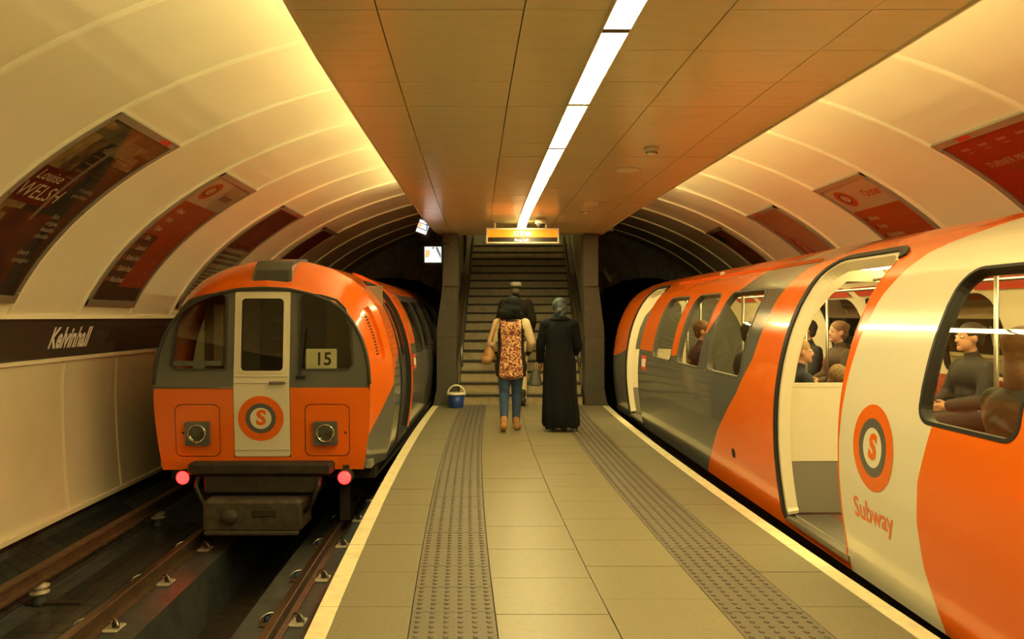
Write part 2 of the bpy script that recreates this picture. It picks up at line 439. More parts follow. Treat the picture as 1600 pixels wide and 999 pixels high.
def rail(sg, xo, side, which):
    y0, y1 = -4., 24.
    prof = [(-.055, -.76), (.055, -.76), (.055, -.745), (.012, -.73), (.012, -.665), (.032, -.65), (.032, -.625), (.024, -.62), (-.024, -.62), (-.032, -.625), (-.032, -.65), (-.012, -.665), (-.012, -.73), (-.055, -.745)]
    b = B(); n = 60
    b.rings([[W(sg * xo + px, y0 + (y1 - y0) * i / n, pz) for px, pz in prof] for i in range(n + 1)])
    b.m = [1 if (i % 14) == 7 and i < n * 14 else 0 for i in range(len(b.m))]
    lab = 'rusty steel running rail of the %s track, the rail %s' % (side, which)
    e = empty('running_rail', W(sg * xo, 5, -.76), lab, 'rail', 'running rails')
    b.build('rail_bar', [rail_side, rail_top], e)
    if sg < 0:
        for k in range(-1, 8):
            y = 3.58 + .93 * k + (.1 if xo < 2.5 else 0)
            c = Vector(W(sg * xo, y, -.76))
            for s2 in (-1, 1):
                f = B()
                f.cbox(c.x + s2 * .10 - .055, c.x + s2 * .10 + .055, y - .075, y + .075, -.76, -.742, .006, 0)
                fo = f.build('rail_fastener', ceramic if s2 * sg < 0 else rail_side, e)
                B().tube([(c.x + s2 * (.055 + .05 * (1 - math.cos(a)) ), y + .045 * math.cos(a * 1.0 + .2), -.735 + .05 * math.sin(a)) for a in [PI * q / 8 for q in range(9)]], .009, 8).build('spring_clip', steel, fo, True)
                B().lathe([(.024, 0), (.026, .012), (.026, .03), (.016, .04), (.012, .058), (.003, .06)], (c.x + s2 * .115, y, -.742), n=12).build('bolt_cap', blue_plastic if s2 * sg > 0 else rail_side, fo, True)
bed_l = build_track(-1, 'left'); bed_r = build_track(1, 'right')
for xo, which in ((1.97, 'next to the platform'), (3.23, 'farther from the platform')):
    rail(-1, xo, 'left', which); rail(1, xo, 'right', which)
# glossy dark tiles beside the left track
tm = None
def bed_tile(fn, name='track_tile'):
    B().slabgrid(fn, 1, 1, .012).build(name, btile_m, bed_l)
for r in range(22):
    y0 = 4.5 + .17 * r
    for q in range(3):
        x0 = 4.0 + .135 * q
        bed_tile(lambda u, v, n: W(-(x0 + .004 + .127 * u), y0 + .004 + .162 * v, -.76 + .26 * (x0 - 3.98 + .135 * u) / .44 + n + .001))
    for q in range(4):
        x0 = 3.32 + .125 * q
        bed_tile(lambda u, v, n: W(-(x0 + .004 + .117 * u), y0 + .004 + .162 * v, -.759 + n))
for sg, side in ((-1, 'left'), (1, 'right')):
    e = empty('conductor_rail', W(sg * 3.9, 5, -.76), 'brown rusty conductor rail on insulators along the %s tunnel wall' % side, 'rail', 'conductor rails')
    pr = [(-.045, -.58), (.045, -.58), (.045, -.56), (.02, -.55), (.02, -.50), (.038, -.485), (.038, -.465), (-.038, -.465), (-.038, -.485), (-.02, -.50), (-.02, -.55), (-.045, -.56)]
    B().rings([[W(sg * 3.9 + px, -4 + 28 * i / 60, pz) for px, pz in pr] for i in range(61)]).build('rail_bar', cond_m, e)
    for k in range(5):
        y = 3.7 + 2.2 * k
        io = B().lathe([(.05, 0), (.055, .03), (.042, .06), (.042, .08)], W(sg * 3.9, y, -.76), n=16).build('insulator_foot', conc_dark, e, True)
        B().lathe([(.03, .08), (.068, .09), (.07, .105), (.035, .115), (.035, .125), (.068, .135), (.07, .15), (.03, .165), (.03, .18)], W(sg * 3.9, y, -.76), n=16).build('insulator_disc', ceramic, io, True)
    for k in range(5):
        y = 3.7 + 2.2 * k
        B().box(cx(y) + sg * 3.9 - sg * .08 - .25, cx(y) + sg * 3.9 - sg * .08 + .25, y - .03, y + .03, -.765, -.735).build('drain_cover', pit_m, e)

# ------------------------------------------------------------------ generic 2D -> 3D panel cutter
def inpoly(x, y, poly):
    r = False; n = len(poly); j = n - 1
    for i in range(n):
        xi, yi = poly[i]; xj, yj = poly[j]
        if (yi > y) != (yj > y) and x < (xj - xi) * (y - yi) / (yj - yi) + xi: r = not r
        j = i
    return r
def rrect(x0, x1, y0, y1, r, n=5, r_top=None):
    out = []; rt = r if r_top is None else r_top
    for cx_, cy_, a0, rr in ((x1 - r, y0 + r, -90, r), (x1 - rt, y1 - rt, 0, rt), (x0 + rt, y1 - rt, 90, rt), (x0 + r, y0 + r, 180, r)):
        for k in range(n + 1):
            a = math.radians(a0 + 90 * k / n); out.append((cx_ + rr * math.cos(a), cy_ + rr * math.sin(a)))
    return out
def dens(poly, step, closed=True):
    out = []; n = len(poly)
    for i in range(n if closed else n - 1):
        a = poly[i]; b_ = poly[(i + 1) % n]; d = math.hypot(b_[0] - a[0], b_[1] - a[1]); k = max(1, int(d / step))
        for q in range(k): out.append((a[0] + (b_[0] - a[0]) * q / k, a[1] + (b_[1] - a[1]) * q / k))
    if not closed: out.append(poly[-1])
    return out
def cut_panel(outer, holes, lines, step, fn, nrm=None, classify=None, dx=.25, dy=.06):
    """triangulated sheet in 2D with holes and colour lines, mapped by fn; returns verts, faces, mat ids, normals"""
    V = []; Ed = []
    def addp(poly, closed=True):
        k = len(V); V.extend(Vector(p) for p in poly); n = len(poly)
        for i in range(n if closed else n - 1): Ed.append((k + i, k + (i + 1) % n))
    outer = dens(outer, step); addp(outer)
    hs = [dens(h_, step) for h_ in holes]
    for h_ in hs: addp(h_)
    for l in lines: addp(dens(l, step, False), False)
    xs = [p[0] for p in outer]; ys = [p[1] for p in outer]
    x = min(xs) + dx * .5
    while x < max(xs):
        y = min(ys) + dy * .5
        while y < max(ys):
            if inpoly(x, y, outer): V.append(Vector((x + random.uniform(-.001, .001), y)))
            y += dy
        x += dx
    ov, oe, of, _, _, _ = delaunay_2d_cdt(V, Ed, [], 0, 1e-5)
    F = []; MI = []
    for f in of:
        px = sum(ov[i].x for i in f) / 3; py = sum(ov[i].y for i in f) / 3
        if not inpoly(px, py, outer) or any(inpoly(px, py, h_) for h_ in hs): continue
        F.append(tuple(f)); MI.append(classify(px, py) if classify else 0)
    used = sorted({i for f in F for i in f}); mp = {i: k for k, i in enumerate(used)}
    F = [tuple(mp[i] for i in f) for f in F]
    P2 = [(ov[i].x, ov[i].y) for i in used]
    V3 = [fn(*p) for p in P2]; NR = [nrm(*p) for p in P2] if nrm else None
    if NR and F:
        a, b_, c_ = (Vector(V3[i]) for i in F[0])
        if (b_ - a).cross(c_ - a).dot(NR[F[0][0]]) < 0: F = [q[::-1] for q in F]
    return V3, F, MI, NR

# ------------------------------------------------------------------ end of the station: portals, stairs
YE = 16.0
endw = empty('wall_back', W(0, YE, 0)); tag(endw, kind='structure')
PR, PZ = 1.72, .52
e0 = cx(YE)
outer = [(-4.6, -1.3), (4.6, -1.3), (4.6, 3.6), (-4.6, 3.6)]
holes = [[(sg * 2.6 + PR * math.cos(2 * PI * k / 40), PZ + PR * math.sin(2 * PI * k / 40)) for k in range(40)] for sg in (-1, 1)]
holes.append([(-1.12, -.2), (1.12, -.2), (1.12, 3.55), (-1.12, 3.55)])
for yy in (YE, YE + .3):
    v, f, mi, _ = cut_panel(outer, holes, [], .3, lambda x, z: (e0 + x, yy, z), dx=.6, dy=.6)
    mesh_obj('portal_wall', v, f, dark_wall, endw)
for sg in (-1, 1):
    nb = 30
    for k in range(nb):
        a0 = 2 * PI * k / nb + .012; a1 = 2 * PI * (k + 1) / nb - .012
        pp = []
        for yy in (YE - .06, YE + .2):
            for a, r in ((a0, PR - .02), (a1, PR - .02), (a1, PR + .21), (a0, PR + .21)):
                pp.append((e0 + sg * 2.6 + r * math.cos(a), yy, PZ + r * math.sin(a)))
        if PZ + PR * math.sin((a0 + a1) / 2) < -.7: continue
        B().hexa(pp).build('arch_brick', brick_m, endw)
    nm = 'left' if sg < 0 else 'right'
    tun = empty('wall_tunnel_' + nm, (e0 + sg * 2.6, YE, PZ)); tag(tun, kind='structure')
    for q in range(9):
        y0 = YE + .02 + q * .9
        b = B().slabgrid(lambda u, v, n: ((cx(y0 + .88 * v) + sg * 2.6) + (PR + .02 + n) * math.cos(2 * PI * u), y0 + .88 * v, PZ + (PR + .02 + n) * math.sin(2 * PI * u)), 32, 1, .05)
        b.build('tunnel_ring', dark_wall, tun)
    B().lathe([(0, 0), (PR + .1, 0), (PR + .1, .1), (0, .1)], (cx(YE + 8.2) + sg * 2.6, YE + 8.2, PZ), (0, 1, 0), 32).build('tunnel_dark_end', dark_wall, tun)

# staircase
SX = .136; SY = 12.56; RIS = .167; TRD = .28; NST = 18; HW = 1.0
st = empty('staircase', (SX, SY, 0), 'wide tiled staircase with dark nosings climbing to the exit', 'staircase')
for k in range(NST):
    y0 = SY + k * TRD; z0 = k * RIS; z1 = z0 + RIS
    b = B().box(SX - HW, SX + HW, y0 + .02, y0 + TRD + .03, max(0, z0 - .06), z1 - .014)
    so = b.build('step', tread_m, st)
    nt = 4; off = (k % 2) * .11
    xs_ = sorted([-HW, HW] + [-HW + (2 * HW) * (q + .5 * (k % 2) * .5) / nt for q in range(1, nt)])
    for q in range(len(xs_) - 1):
        B().box(SX + xs_[q] + .003, SX + xs_[q + 1] - .003, y0 + .004, y0 + .022, z0 + .001, z1 - .036).build('riser_tile', riser_m, so)
    B().box(SX - HW, SX + HW, y0 - .012, y0 + .06, z1 - .034, z1).build('nosing', nosing_m, so)
    B().box(SX - HW, SX + HW, y0 + .061, y0 + TRD - .012, z1 - .0139, z1 - .002).build('tread_tile', tread_m, so)
YT = SY + NST * TRD; ZT = NST * RIS
B().box(SX - 1.12, SX + 1.12, YT + .032, YT + 2.2, ZT - .3, ZT).build('landing', tread_m, st)
for sg, nm in ((-1, 'left'), (1, 'right')):
    w = empty('wall_stair_' + nm, (SX + sg * 1.12, SY, 0)); tag(w, kind='structure')
    # tiled side wall above the stringer
    for iy in range(9):
        for iz in range(9):
            y0 = SY + .46 + iy * .62; z0 = -.02 + iz * .62
            if z0 + .62 < (y0 - SY) / TRD * RIS - .3: continue
            x0 = SX + sg * 1.13
            B().box(min(x0, x0 + sg * .04), max(x0, x0 + sg * .04), y0 + .004, y0 + .616, z0 + .004, z0 + .616).build('wall_tile', stair_wall, w)
    # sloping stringer panel
    sl = RIS / TRD; x0, x1 = SX + sg * 1.005, SX + sg * 1.115
    ys = (SY - .04, YT)
    pts = []
    for x in (x0, x1):
        pts += [(x, 13.01, .45 * sl - .1), (x, YT, ZT - .1), (x, YT, ZT + .45), (x, 13.01, .52 + .45 * sl)]
    b = B().add(pts, [(0, 1, 2, 3), (7, 6, 5, 4), (0, 3, 7, 4), (3, 2, 6, 7), (2, 1, 5, 6), (1, 0, 4, 5)])
    b.build('stringer', M('stringer_stone', (.22, .19, .125), .45, var=.1, scale=10), w)
    # handrail
    h = empty('handrail', (SX + sg * .95, SY, 0), 'steel tube handrail on the %s side of the staircase' % nm, 'handrail', 'stair handrails')
    hx = SX + sg * .94
    pl = [(hx, SY - .10, .62), (hx, SY - .12, .86), (hx, SY - .06, .93)] + [(hx, SY + t, .95 + t * sl) for t in (.05, 1.5, 3, 4.6)]
    B().tube(pl, .024, 12).build('rail_tube', dull_steel, h, True)
    pl = [(hx + sg * .02, SY + t, .72 + t * sl) for t in (-.02, 1.5, 3, 4.6)]
    B().tube(pl, .016, 10).build('lower_rail_tube', dull_steel, h, True)
    for t in (.15, 1.2, 2.3, 3.4, 4.5):
        B().tube([(hx, SY + t, .945 + t * sl), (hx, SY + t, .88 + t * sl), (hx + sg * .02, SY + t, .86 + t * sl), (hx + sg * .066, SY + t, .86 + t * sl)], .011, 8).build('bracket', dull_steel, h, True)
# stone piers at the foot of the stairs
def pier(name, poly, y0, y1, mat, parent):
    n = len(poly); b = B()
    b.add([(x, y0, z) for x, z in poly] + [(x, y1, z) for x, z in poly], [tuple(range(n)), tuple(range(2 * n - 1, n - 1, -1))] + [(i, i + n, (i + 1) % n + n, (i + 1) % n) for i in range(n)])
    return b.build(name, mat, parent)
for sg, nm in ((-1, 'left'), (1, 'right')):
    e = empty('stair_pier', (SX + sg * 1.2, SY, 0), 'dark stone pillar at the %s foot of the staircase' % nm, 'pillar', 'pillars flanking the stairs')
    m = lambda pl: [(SX + sg * x, z) for x, z in pl]
    pier('pier_base', m([(1.03, -.001), (1.40, -.001), (1.38, .05), (1.335, .28), (1.335, 1.10), (1.03, 1.10)]), 12.44, 13.0, pier_m, e)
    pier('pier_shaft', m([(1.02, 1.104), (1.335, 1.104), (1.335, 1.2), (1.245, 1.90), (1.015, 1.90)]), 12.44, 13.0, pier_m, e)
    pier('pier_head', m([(1.01, 1.904), (1.235, 1.904), (1.235, 2.742), (1.01, 2.742)]), 12.42, 13.0, pier_up, e)
    # flank wall between the stairs and the track behind the pier
    B().box(min(SX + sg * 1.19, SX + sg * 1.3), max(SX + sg * 1.19, SX + sg * 1.3), 13.0, 19.5, -1.2, 5.2).build('flank_wall', dark_wall, wall_l if sg < 0 else wall_r)
# stairwell enclosure above
sc = empty('ceiling_stairwell', (SX, 16, 5.2)); tag(sc, kind='structure')
B().box(SX - 1.4, SX + 1.4, 12.6, 20.6, 5.2, 5.3).build('soffit', stair_wall, sc)
B().box(SX - 1.5, SX + 1.5, 12.62, 12.72, 2.81, 5.25).build('front_bulkhead', dark_wall, sc)
wt = empty('wall_landing', (SX, 20.4, ZT)); tag(wt, kind='structure')
for ix in range(5):
    for iz in range(4):
        B().box(SX - 1.45 + ix * .58 + .004, SX - 1.45 + (ix + 1) * .58 - .004, 19.9, 19.95, ZT + iz * .58 + .004, ZT + (iz + 1) * .58 - .004).build('wall_tile', stair_wall, wt)
for k, yy in enumerate((14.2, 17.4)):
    t = empty('stair_light', (SX, yy, 5.15), 'tube light in the stairwell ceiling, %s' % ('over the lower flight' if k == 0 else 'over the landing'), 'light', 'stairwell lights')
    B().cbox(SX - .55, SX + .55, yy - .08, yy + .08, 5.12, 5.196, .02).build('housing', fit_m, t)
    B().cbox(SX - .5, SX + .5, yy - .06, yy + .06, 5.085, 5.121, .015).build('diffuser', M('stair_diffuser', (.9, .88, .8), .5, emit=LAMP, power=STAIR_POWER), t)

# ------------------------------------------------------------------ trains
PZW = [(-.02, 1.075), (.1, 1.10), (.3, 1.13), (.5, 1.15), (.7, 1.155), (.9, 1.145), (1.1, 1.115), (1.3, 1.065), (1.5, .985), (1.67, .88), (1.80, .74), (1.91, .53), (1.98, .28), (2.0, 0.), (1.98, -.28), (1.91, -.53)]
_z = np.array([p[0] for p in PZW]); _w = np.array([p[1] for p in PZW])
_s = np.r_[0, np.cumsum(np.hypot(np.diff(_z), np.diff(_w)))]
_t = np.linspace(0, _s[-1], 700)
def _sm(a):
    k = 41; pad = np.r_[2 * a[0] - a[1:k][::-1], a, 2 * a[-1] - a[-k:-1][::-1]]
    ker = np.hanning(k); ker /= ker.sum()
    return np.convolve(pad, ker, 'same')[k - 1:k - 1 + len(a)]
_zz, _ww = _sm(np.interp(_t, _s, _z)), _sm(np.interp(_t, _s, _w))
_ap = int(np.argmin(np.abs(_ww))); _zz, _ww, _t = _zz[:_ap + 1].copy(), _ww[:_ap + 1].copy(), _t[:_ap + 1].copy(); _ww[-1] = 0
SMAX = float(_t[-1]); ZTOP = float(_zz[-1])
def s_of_z(z): return float(np.interp(z, _zz, _t))
def prof(s): return float(np.interp(s, _t, _ww)), float(np.interp(s, _t, _zz))
def prof_n(s):
    w0, z0 = prof(max(0, s - .02)); w1, z1 = prof(min(SMAX, s + .02)); l = math.hypot(w1 - w0, z1 - z0) or 1
    return (z1 - z0) / l, -(w1 - w0) / l
class Train:
    def __init__(t, x0, y0, slope, side, taper):
        l = math.hypot(1, slope); t.o = Vector((x0, y0, 0)); t.d = Vector((slope / l, 1 / l, 0)); t.r = Vector((1 / l, -slope / l, 0)); t.side = side; t.taper = taper
    def L(t, x, u, z): p = t.o + t.r * x + t.d * u; return (p.x, p.y, z)
    def P(t, u, s, n=0.0, side=None):
        side = side or t.side
        w, z = prof(s); a, c_ = prof_n(s)
        kw, kz, tl = t.taper(u, z)
        w *= kw
        if z > 1.0: z = 1.0 + (z - 1.0) * kz
        return t.L(side * (w + n * a), u + tl, z + n * c_)
    def N(t, u, s, side=None):
        side = side or t.side; e = .01
        s = min(max(s, e), SMAX - e)
        a = Vector(t.P(u + e, s, 0, side)) - Vector(t.P(u - e, s, 0, side)); b_ = Vector(t.P(u, s + e, 0, side)) - Vector(t.P(u, s - e, 0, side))
        n = a.cross(b_) * side
        return n.normalized()
    def strip(t, name, poly, w_in, w_out, h0, h1, mat, parent, side=None, step=.08, keep=None):   # a raised band following a closed (u, s) outline
        poly = dens(poly, step); n = len(poly); b = B(); cxx = sum(p[0] for p in poly) / n; cyy = sum(p[1] for p in poly) / n
        rings = []
        for i in range(n):
            p0, p1 = poly[i - 1], poly[(i + 1) % n]; dx, dy = p1[0] - p0[0], p1[1] - p0[1]; l = math.hypot(dx, dy) or 1
            nx, ny = dy / l, -dx / l
            p = poly[i]
            mk = lambda o, hh: t.P(p[0] + nx * o, min(p[1] + ny * o, SMAX), hh, side)
            rings.append([mk(-w_in, h0), mk(w_out, h0), mk(w_out, h1), mk(-w_in, h1)])
        if keep:
            k0 = next(i for i in range(n) if keep(*poly[i]) and not keep(*poly[i - 1]))
            b.rings([rings[(k0 + i) % n] for i in range(n) if keep(*poly[(k0 + i) % n])], 0)
        else:
            rings.append(rings[0]); b.rings(rings, 0, cap=False)
        o = b.build(name, mat, parent); return o
    def sheet(t, name, poly, n0, mats, parent, lines=(), classify=None, side=None, step=.06, thick=.0, holes=()):
        v, f, mi, nr = cut_panel(poly, list(holes), list(lines), step, lambda u, s: t.P(u, s, n0, side), lambda u, s: t.N(u, s, side), classify, dx=.12, dy=.08)
        return mesh_obj(name, v, f, mats, parent, mi, True, nr)
    def solid(t, name, poly, n0, n1, mat, parent, side=None):
        v, f, mi, nr = cut_panel(poly, [], [], .06, lambda u, s: (u, s), None, None, dx=.12, dy=.08)
        bnd = dens(poly, .06); b = B()
        b.add([t.P(u, s, n1, side) for u, s in v], f); b.add([t.P(u, s, n0, side) for u, s in v], [q[::-1] for q in f])
        n = len(bnd); b.rings([[t.P(u, s, n0, side) for u, s in bnd], [t.P(u, s, n1, side) for u, s in bnd]], cap=False)
        return smooth_by_angle(b.build(name, mat, parent), 30)
Z = s_of_z
def zrect(u0, u1, z0, z1, r, rt=None): return rrect(u0, u1, Z(z0), Z(z1), r, 6, rt)
def zline(pts): return [(u, Z(z) if z < ZTOP - .003 else SMAX) for u, z in pts]
def interp(pts, z):
    for (u0, z0), (u1, z1) in zip(pts, pts[1:]):
        if z0 <= z <= z1: return u0 + (u1 - u0) * (z - z0) / (z1 - z0 + 1e-9)
    return pts[0][0] if z < pts[0][1] else pts[-1][0]

# the shared roundel: orange ring, dark ring, cream disc, letter S
def roundel(fn, R, parent, name='roundel'):
    def disc(r0, r1, off):
        vs = []; fs = []; n = 40
        for k in range(n):
            a = 2 * PI * k / n
            vs += [fn(r0 * math.cos(a), r0 * math.sin(a), off), fn(r1 * math.cos(a), r1 * math.sin(a), off)]
        for k in range(n):
            a = 2 * k; b_ = 2 * ((k + 1) % n); fs.append((a, a + 1, b_ + 1, b_))
        return vs, fs
    v, f = disc(R * .68, R, .002); o = mesh_obj(name, v, f, orange, parent)
    host = parent if parent.parent is not None and parent.parent.parent is not None else o
    v, f = disc(R * .46, R * .68, .002); mesh_obj('roundel_grey_ring', v, f, grey, o)
    v, f = disc(.001, R * .46, .002); mesh_obj('roundel_disc', v, f, train_white, o)
    put_text('roundel_letter', 'S', lambda x, y: fn(x, y, .004), orange, o, size=R * .78, bold=.05, shear=.12)
    return o

# ---------------- right-hand train (doors open, people inside)
def taperR(u, z):
    if u < 12.1: return 1, 1, 0
    q = min(1, (u - 12.1) / .35)
    return 1 - .075 * q * q, 1 - .16 * q * q, 0
TR = Train(3.170, 0, -.037, -1, taperR)
tr = empty('subway_train', TR.L(0, 6, -.62), 'orange, grey and cream subway train with open door at the right platform edge', 'train', 'subway trains')
UB, UE = -.15, 12.45
winR = [(8.52, 9.44), (7.40, 8.26), (6.22, 7.16), (3.01, 3.69), (2.0, 2.72)]
door_near = zrect(4.47, 5.39, .06, 1.80, .06, .16); door_far = zrect(10.20, 11.02, .06, 1.80, .06, .16)
wholes = [zrect(a, b_, .93, 1.645, .08, .12) for a, b_ in winR]
L1 = [(8.38, 1.0), (7.72, 1.1), (7.34, 1.28), (7.18, 1.45), (6.95, 1.66), (6.77, 1.79), (6.5, 1.88), (6.1, 1.96), (5.8, ZTOP)]
L2 = [(7.32, -.02), (6.8, .43), (6.5, .65), (6.28, .81), (6.0, 1.1), (5.93, 1.37), (5.92, 1.55), (5.82, 1.77), (5.55, 1.86), (5.2, 1.94), (4.8, ZTOP)]
L3 = [(3.57, -.02), (3.67, .25), (3.69, .45), (3.67, .65), (3.58, .91), (3.42, 1.25), (3.28, 1.55), (3.12, 1.75), (2.9, 1.88), (2.5, ZTOP)]
L4 = [(4.47, .70), (4.44, 1.0), (4.405, 1.3), (4.35, 1.55), (4.22, 1.76), (3.95, 1.87), (3.6, 1.95), (3.2, ZTOP)]
L5 = [(12.45, .80), (11.7, .86), (10.98, .98)]
def clsR(u, s):
    z = prof(s)[1]
    if u > 11.0: return 1 if z < np.interp(u, [10.98, 11.7, 12.45], [.98, .86, .80]) else 0
    if u > interp(L2, z):
        if z < 1.0: return 1
        return 1 if u < interp(L1, z) else 0
    if u > 4.47 or (z > .7 and u > interp(L4, z)): return 0
    return 2 if u > interp(L3, z) else 0
outer = [(UB, 0), (UE, 0), (UE, SMAX), (UB, SMAX)]
lines = [zline(L1), zline(L2), zline(L3), zline(L4), zline(L5), [(8.38, Z(1.0)), (10.2, Z(1.0))]]
v, f, mi, nr = cut_panel(outer, wholes + [door_near, door_far], lines, .05, lambda u, s: TR.P(u, s, 0), lambda u, s: TR.N(u, s), clsR, dx=.2, dy=.05)
mesh_obj('body_side', v, f, [orange, grey, train_white], tr, mi, True, nr)
v, f, mi, nr = cut_panel(outer, wholes, [zline([(UB, 1.0), (UE, 1.0)])], .08, lambda u, s: TR.P(u, s, 0, 1), lambda u, s: TR.N(u, s, 1), lambda u, s: 0 if prof(s)[1] > 1.0 else 1, dx=.3, dy=.08)
mesh_obj('body_side', v, f, [orange, grey], tr, mi, True, nr)
for sd in (-1, 1):
    hl = wholes + ([door_near, door_far] if sd < 0 else [])
    inner = [(UB + .03, .03), (UE - .03, .03), (UE - .03, SMAX), (UB + .03, SMAX)]
    v, f, mi, nr = cut_panel(inner, hl, [], .08, lambda u, s: TR.P(u, s, -.055, sd), None, None, dx=.3, dy=.08)
    smooth_by_angle(mesh_obj('lining', v, f, lining, tr), 40)
for sd in (-1, 1):
    for i, (a, b_) in enumerate(winR):
        hp = zrect(a, b_, .93, 1.645, .08, .12)
        fr = TR.strip('window_frame', hp, .014, .004, -.055, .004, rubber if i >= 3 or sd > 0 else M('window_frame_grey', (.10, .10, .08), .4), tr, sd)
        TR.sheet('pane', zrect(a + .01, b_ - .01, .938, 1.637, .075, .115), -.02, gl_side, fr, side=sd)
for nm, poly, a, b_ in (('near', door_near, 4.47, 5.39), ('far', door_far, 10.20, 11.02)):
    so = TR.strip('door_seal', poly, .0, .055, -.05, .012, rubber, tr, keep=lambda u, s: (u > b_ - .03 and s > .04) or (s > Z(1.74) and u > a + .02))
    TR.strip('door_jamb', poly, .03, .0, -.075, -.002, M('jamb_cream', (.75, .69, .50), .4), tr, keep=lambda u, s: (u > b_ - .03 and s > .04) or (s > Z(1.74) and u > a + .02))
    TR.strip('door_edge', poly, .012, .0, -.06, .002, M('edge_orange', (.88, .165, .008), .3) if nm == 'near' else grey, tr, keep=lambda u, s: u < a + .03 and .04 < s < Z(1.74))
    # threshold
    B().hexa([TR.L(-1.10, a, .03), TR.L(-.80, a, .03), TR.L(-.80, b_, .03), TR.L(-1.10, b_, .03), TR.L(-1.10, a, .062), TR.L(-.80, a, .062), TR.L(-.80, b_, .062), TR.L(-1.10, b_, .062)]).build('door_sill', dull_steel, tr)
    # transverse draught screen beyond the doorway
    us = b_ + .045
    sp = [(-1.085, .065), (-.30, .065), (-.30, 1.62), (-.40, 1.74), (-.66, 1.745), (-.80, 1.63), (-.93, 1.48), (-1.01, 1.30), (-1.06, 1.10), (-1.09, .9), (-1.10, .6)]
    hole = [(-.36, .96), (-.36, 1.56), (-.42, 1.66), (-.65, 1.665), (-.76, 1.57), (-.88, 1.43), (-.955, 1.26), (-1.00, 1.08), (-1.02, .96)]
    def screen(name, mat, z0, z1, par):
        b = B(); pl = [p for p in sp]
        v, f, _, _ = cut_panel([(-1.095, z0), (-.30, z0), (-.30, z1), (-1.09, z1)], [], [], .2, lambda x, z: (x, z), None, None, dx=.3, dy=.3)
        b.add([TR.L(x, us, z) for x, z in v], f); b.add([TR.L(x, us + .03, z) for x, z in v], [q[::-1] for q in f])
        b.rings([[TR.L(x, us, z) for x, z in [(-1.095, z0), (-.30, z0), (-.30, z1), (-1.09, z1)]], [TR.L(x, us + .03, z) for x, z in [(-1.095, z0), (-.30, z0), (-.30, z1), (-1.09, z1)]]], cap=False)
        return b.build(name, mat, par)
    scr = screen('draught_screen', lining, .42, .93, tr)
    screen('kick_panel', kick, .066, .415, scr)
    b = B(); spu = [p for p in sp if p[1] > .9]; spu = [(-1.09, .932)] + [(-.30, .932)] + [p for p in sp if p[1] > .95]
    for off in (0, .03):
        v, f, _, _ = cut_panel(spu, [hole], [], .15, lambda x, z: TR.L(x, us + off, z), None, None, dx=.4, dy=.4)
        b.add(v, f if off == 0 else [q[::-1] for q in f])
    b.rings([[TR.L(x, us, z) for x, z in spu], [TR.L(x, us + .03, z) for x, z in spu]], cap=False)
    b.rings([[TR.L(x, us, z) for x, z in hole], [TR.L(x, us + .03, z) for x, z in hole]], cap=False)
    b.build('screen_frame', lining, scr)
    v, f, _, _ = cut_panel(hole, [], [], .15, lambda x, z: TR.L(x, us + .015, z), None, None, dx=.4, dy=.4)
    mesh_obj('screen_pane', v, f, gl_screen, scr)
    B().tube([TR.L(-.27, us + .015, .07), TR.L(-.27, us + .015, 1.85)], .016, 10).build('grab_pole', steel, tr, True)
# logo, lettering, notice, roof details
sc_ = Z(.74)
roundel(lambda x, y, o: TR.P(4.09 - x * .92, sc_ + y, o), .225, tr)
put_text('lettering', 'Subway', lambda x, y: TR.P(4.115 - x, Z(.385) + y, .002), orange, tr, size=.155, bold=.012, xs=.86, shear=.0)
no = TR.sheet('notice', zrect(9.72, 10.02, .75, .93, .02), .002, M('notice_red', (.75, .08, .03), .4), tr)
TR.sheet('notice_panel', zrect(9.76, 9.98, .79, .89, .01), .004, white_print, no)
B().lathe([(.035, -.01), (.04, .004), (.02, .006), (.0, .006)], TR.P(6.4, Z(.31)), TR.N(6.4, Z(.31)), 16).build('filler_cap', rubber, tr)
B().lathe([(.03, -.01), (.03, .02), (.018, .035), (0, .036)], TR.P(8.3, Z(1.86)), TR.N(8.3, Z(1.86)), 14).build('roof_lamp', ceramic, tr)
TR.strip('gutter', zrect(5.8, 9.9, 1.83, 1.845, .004), .0, .004, -.002, .012, orange, tr)
# ends
for ue in (UB, UE):
    pl = []
    for k in range(25):
        s = SMAX * k / 24; pl.append((s, 1))
    rg = [TR.P(ue, s, 0, 1) for s, _ in pl] + [TR.P(ue, s, 0, -1) for s, _ in reversed(pl[:-1])]
    b = B().add(rg, [tuple(range(len(rg)))]); b.build('car_end', grey, tr)
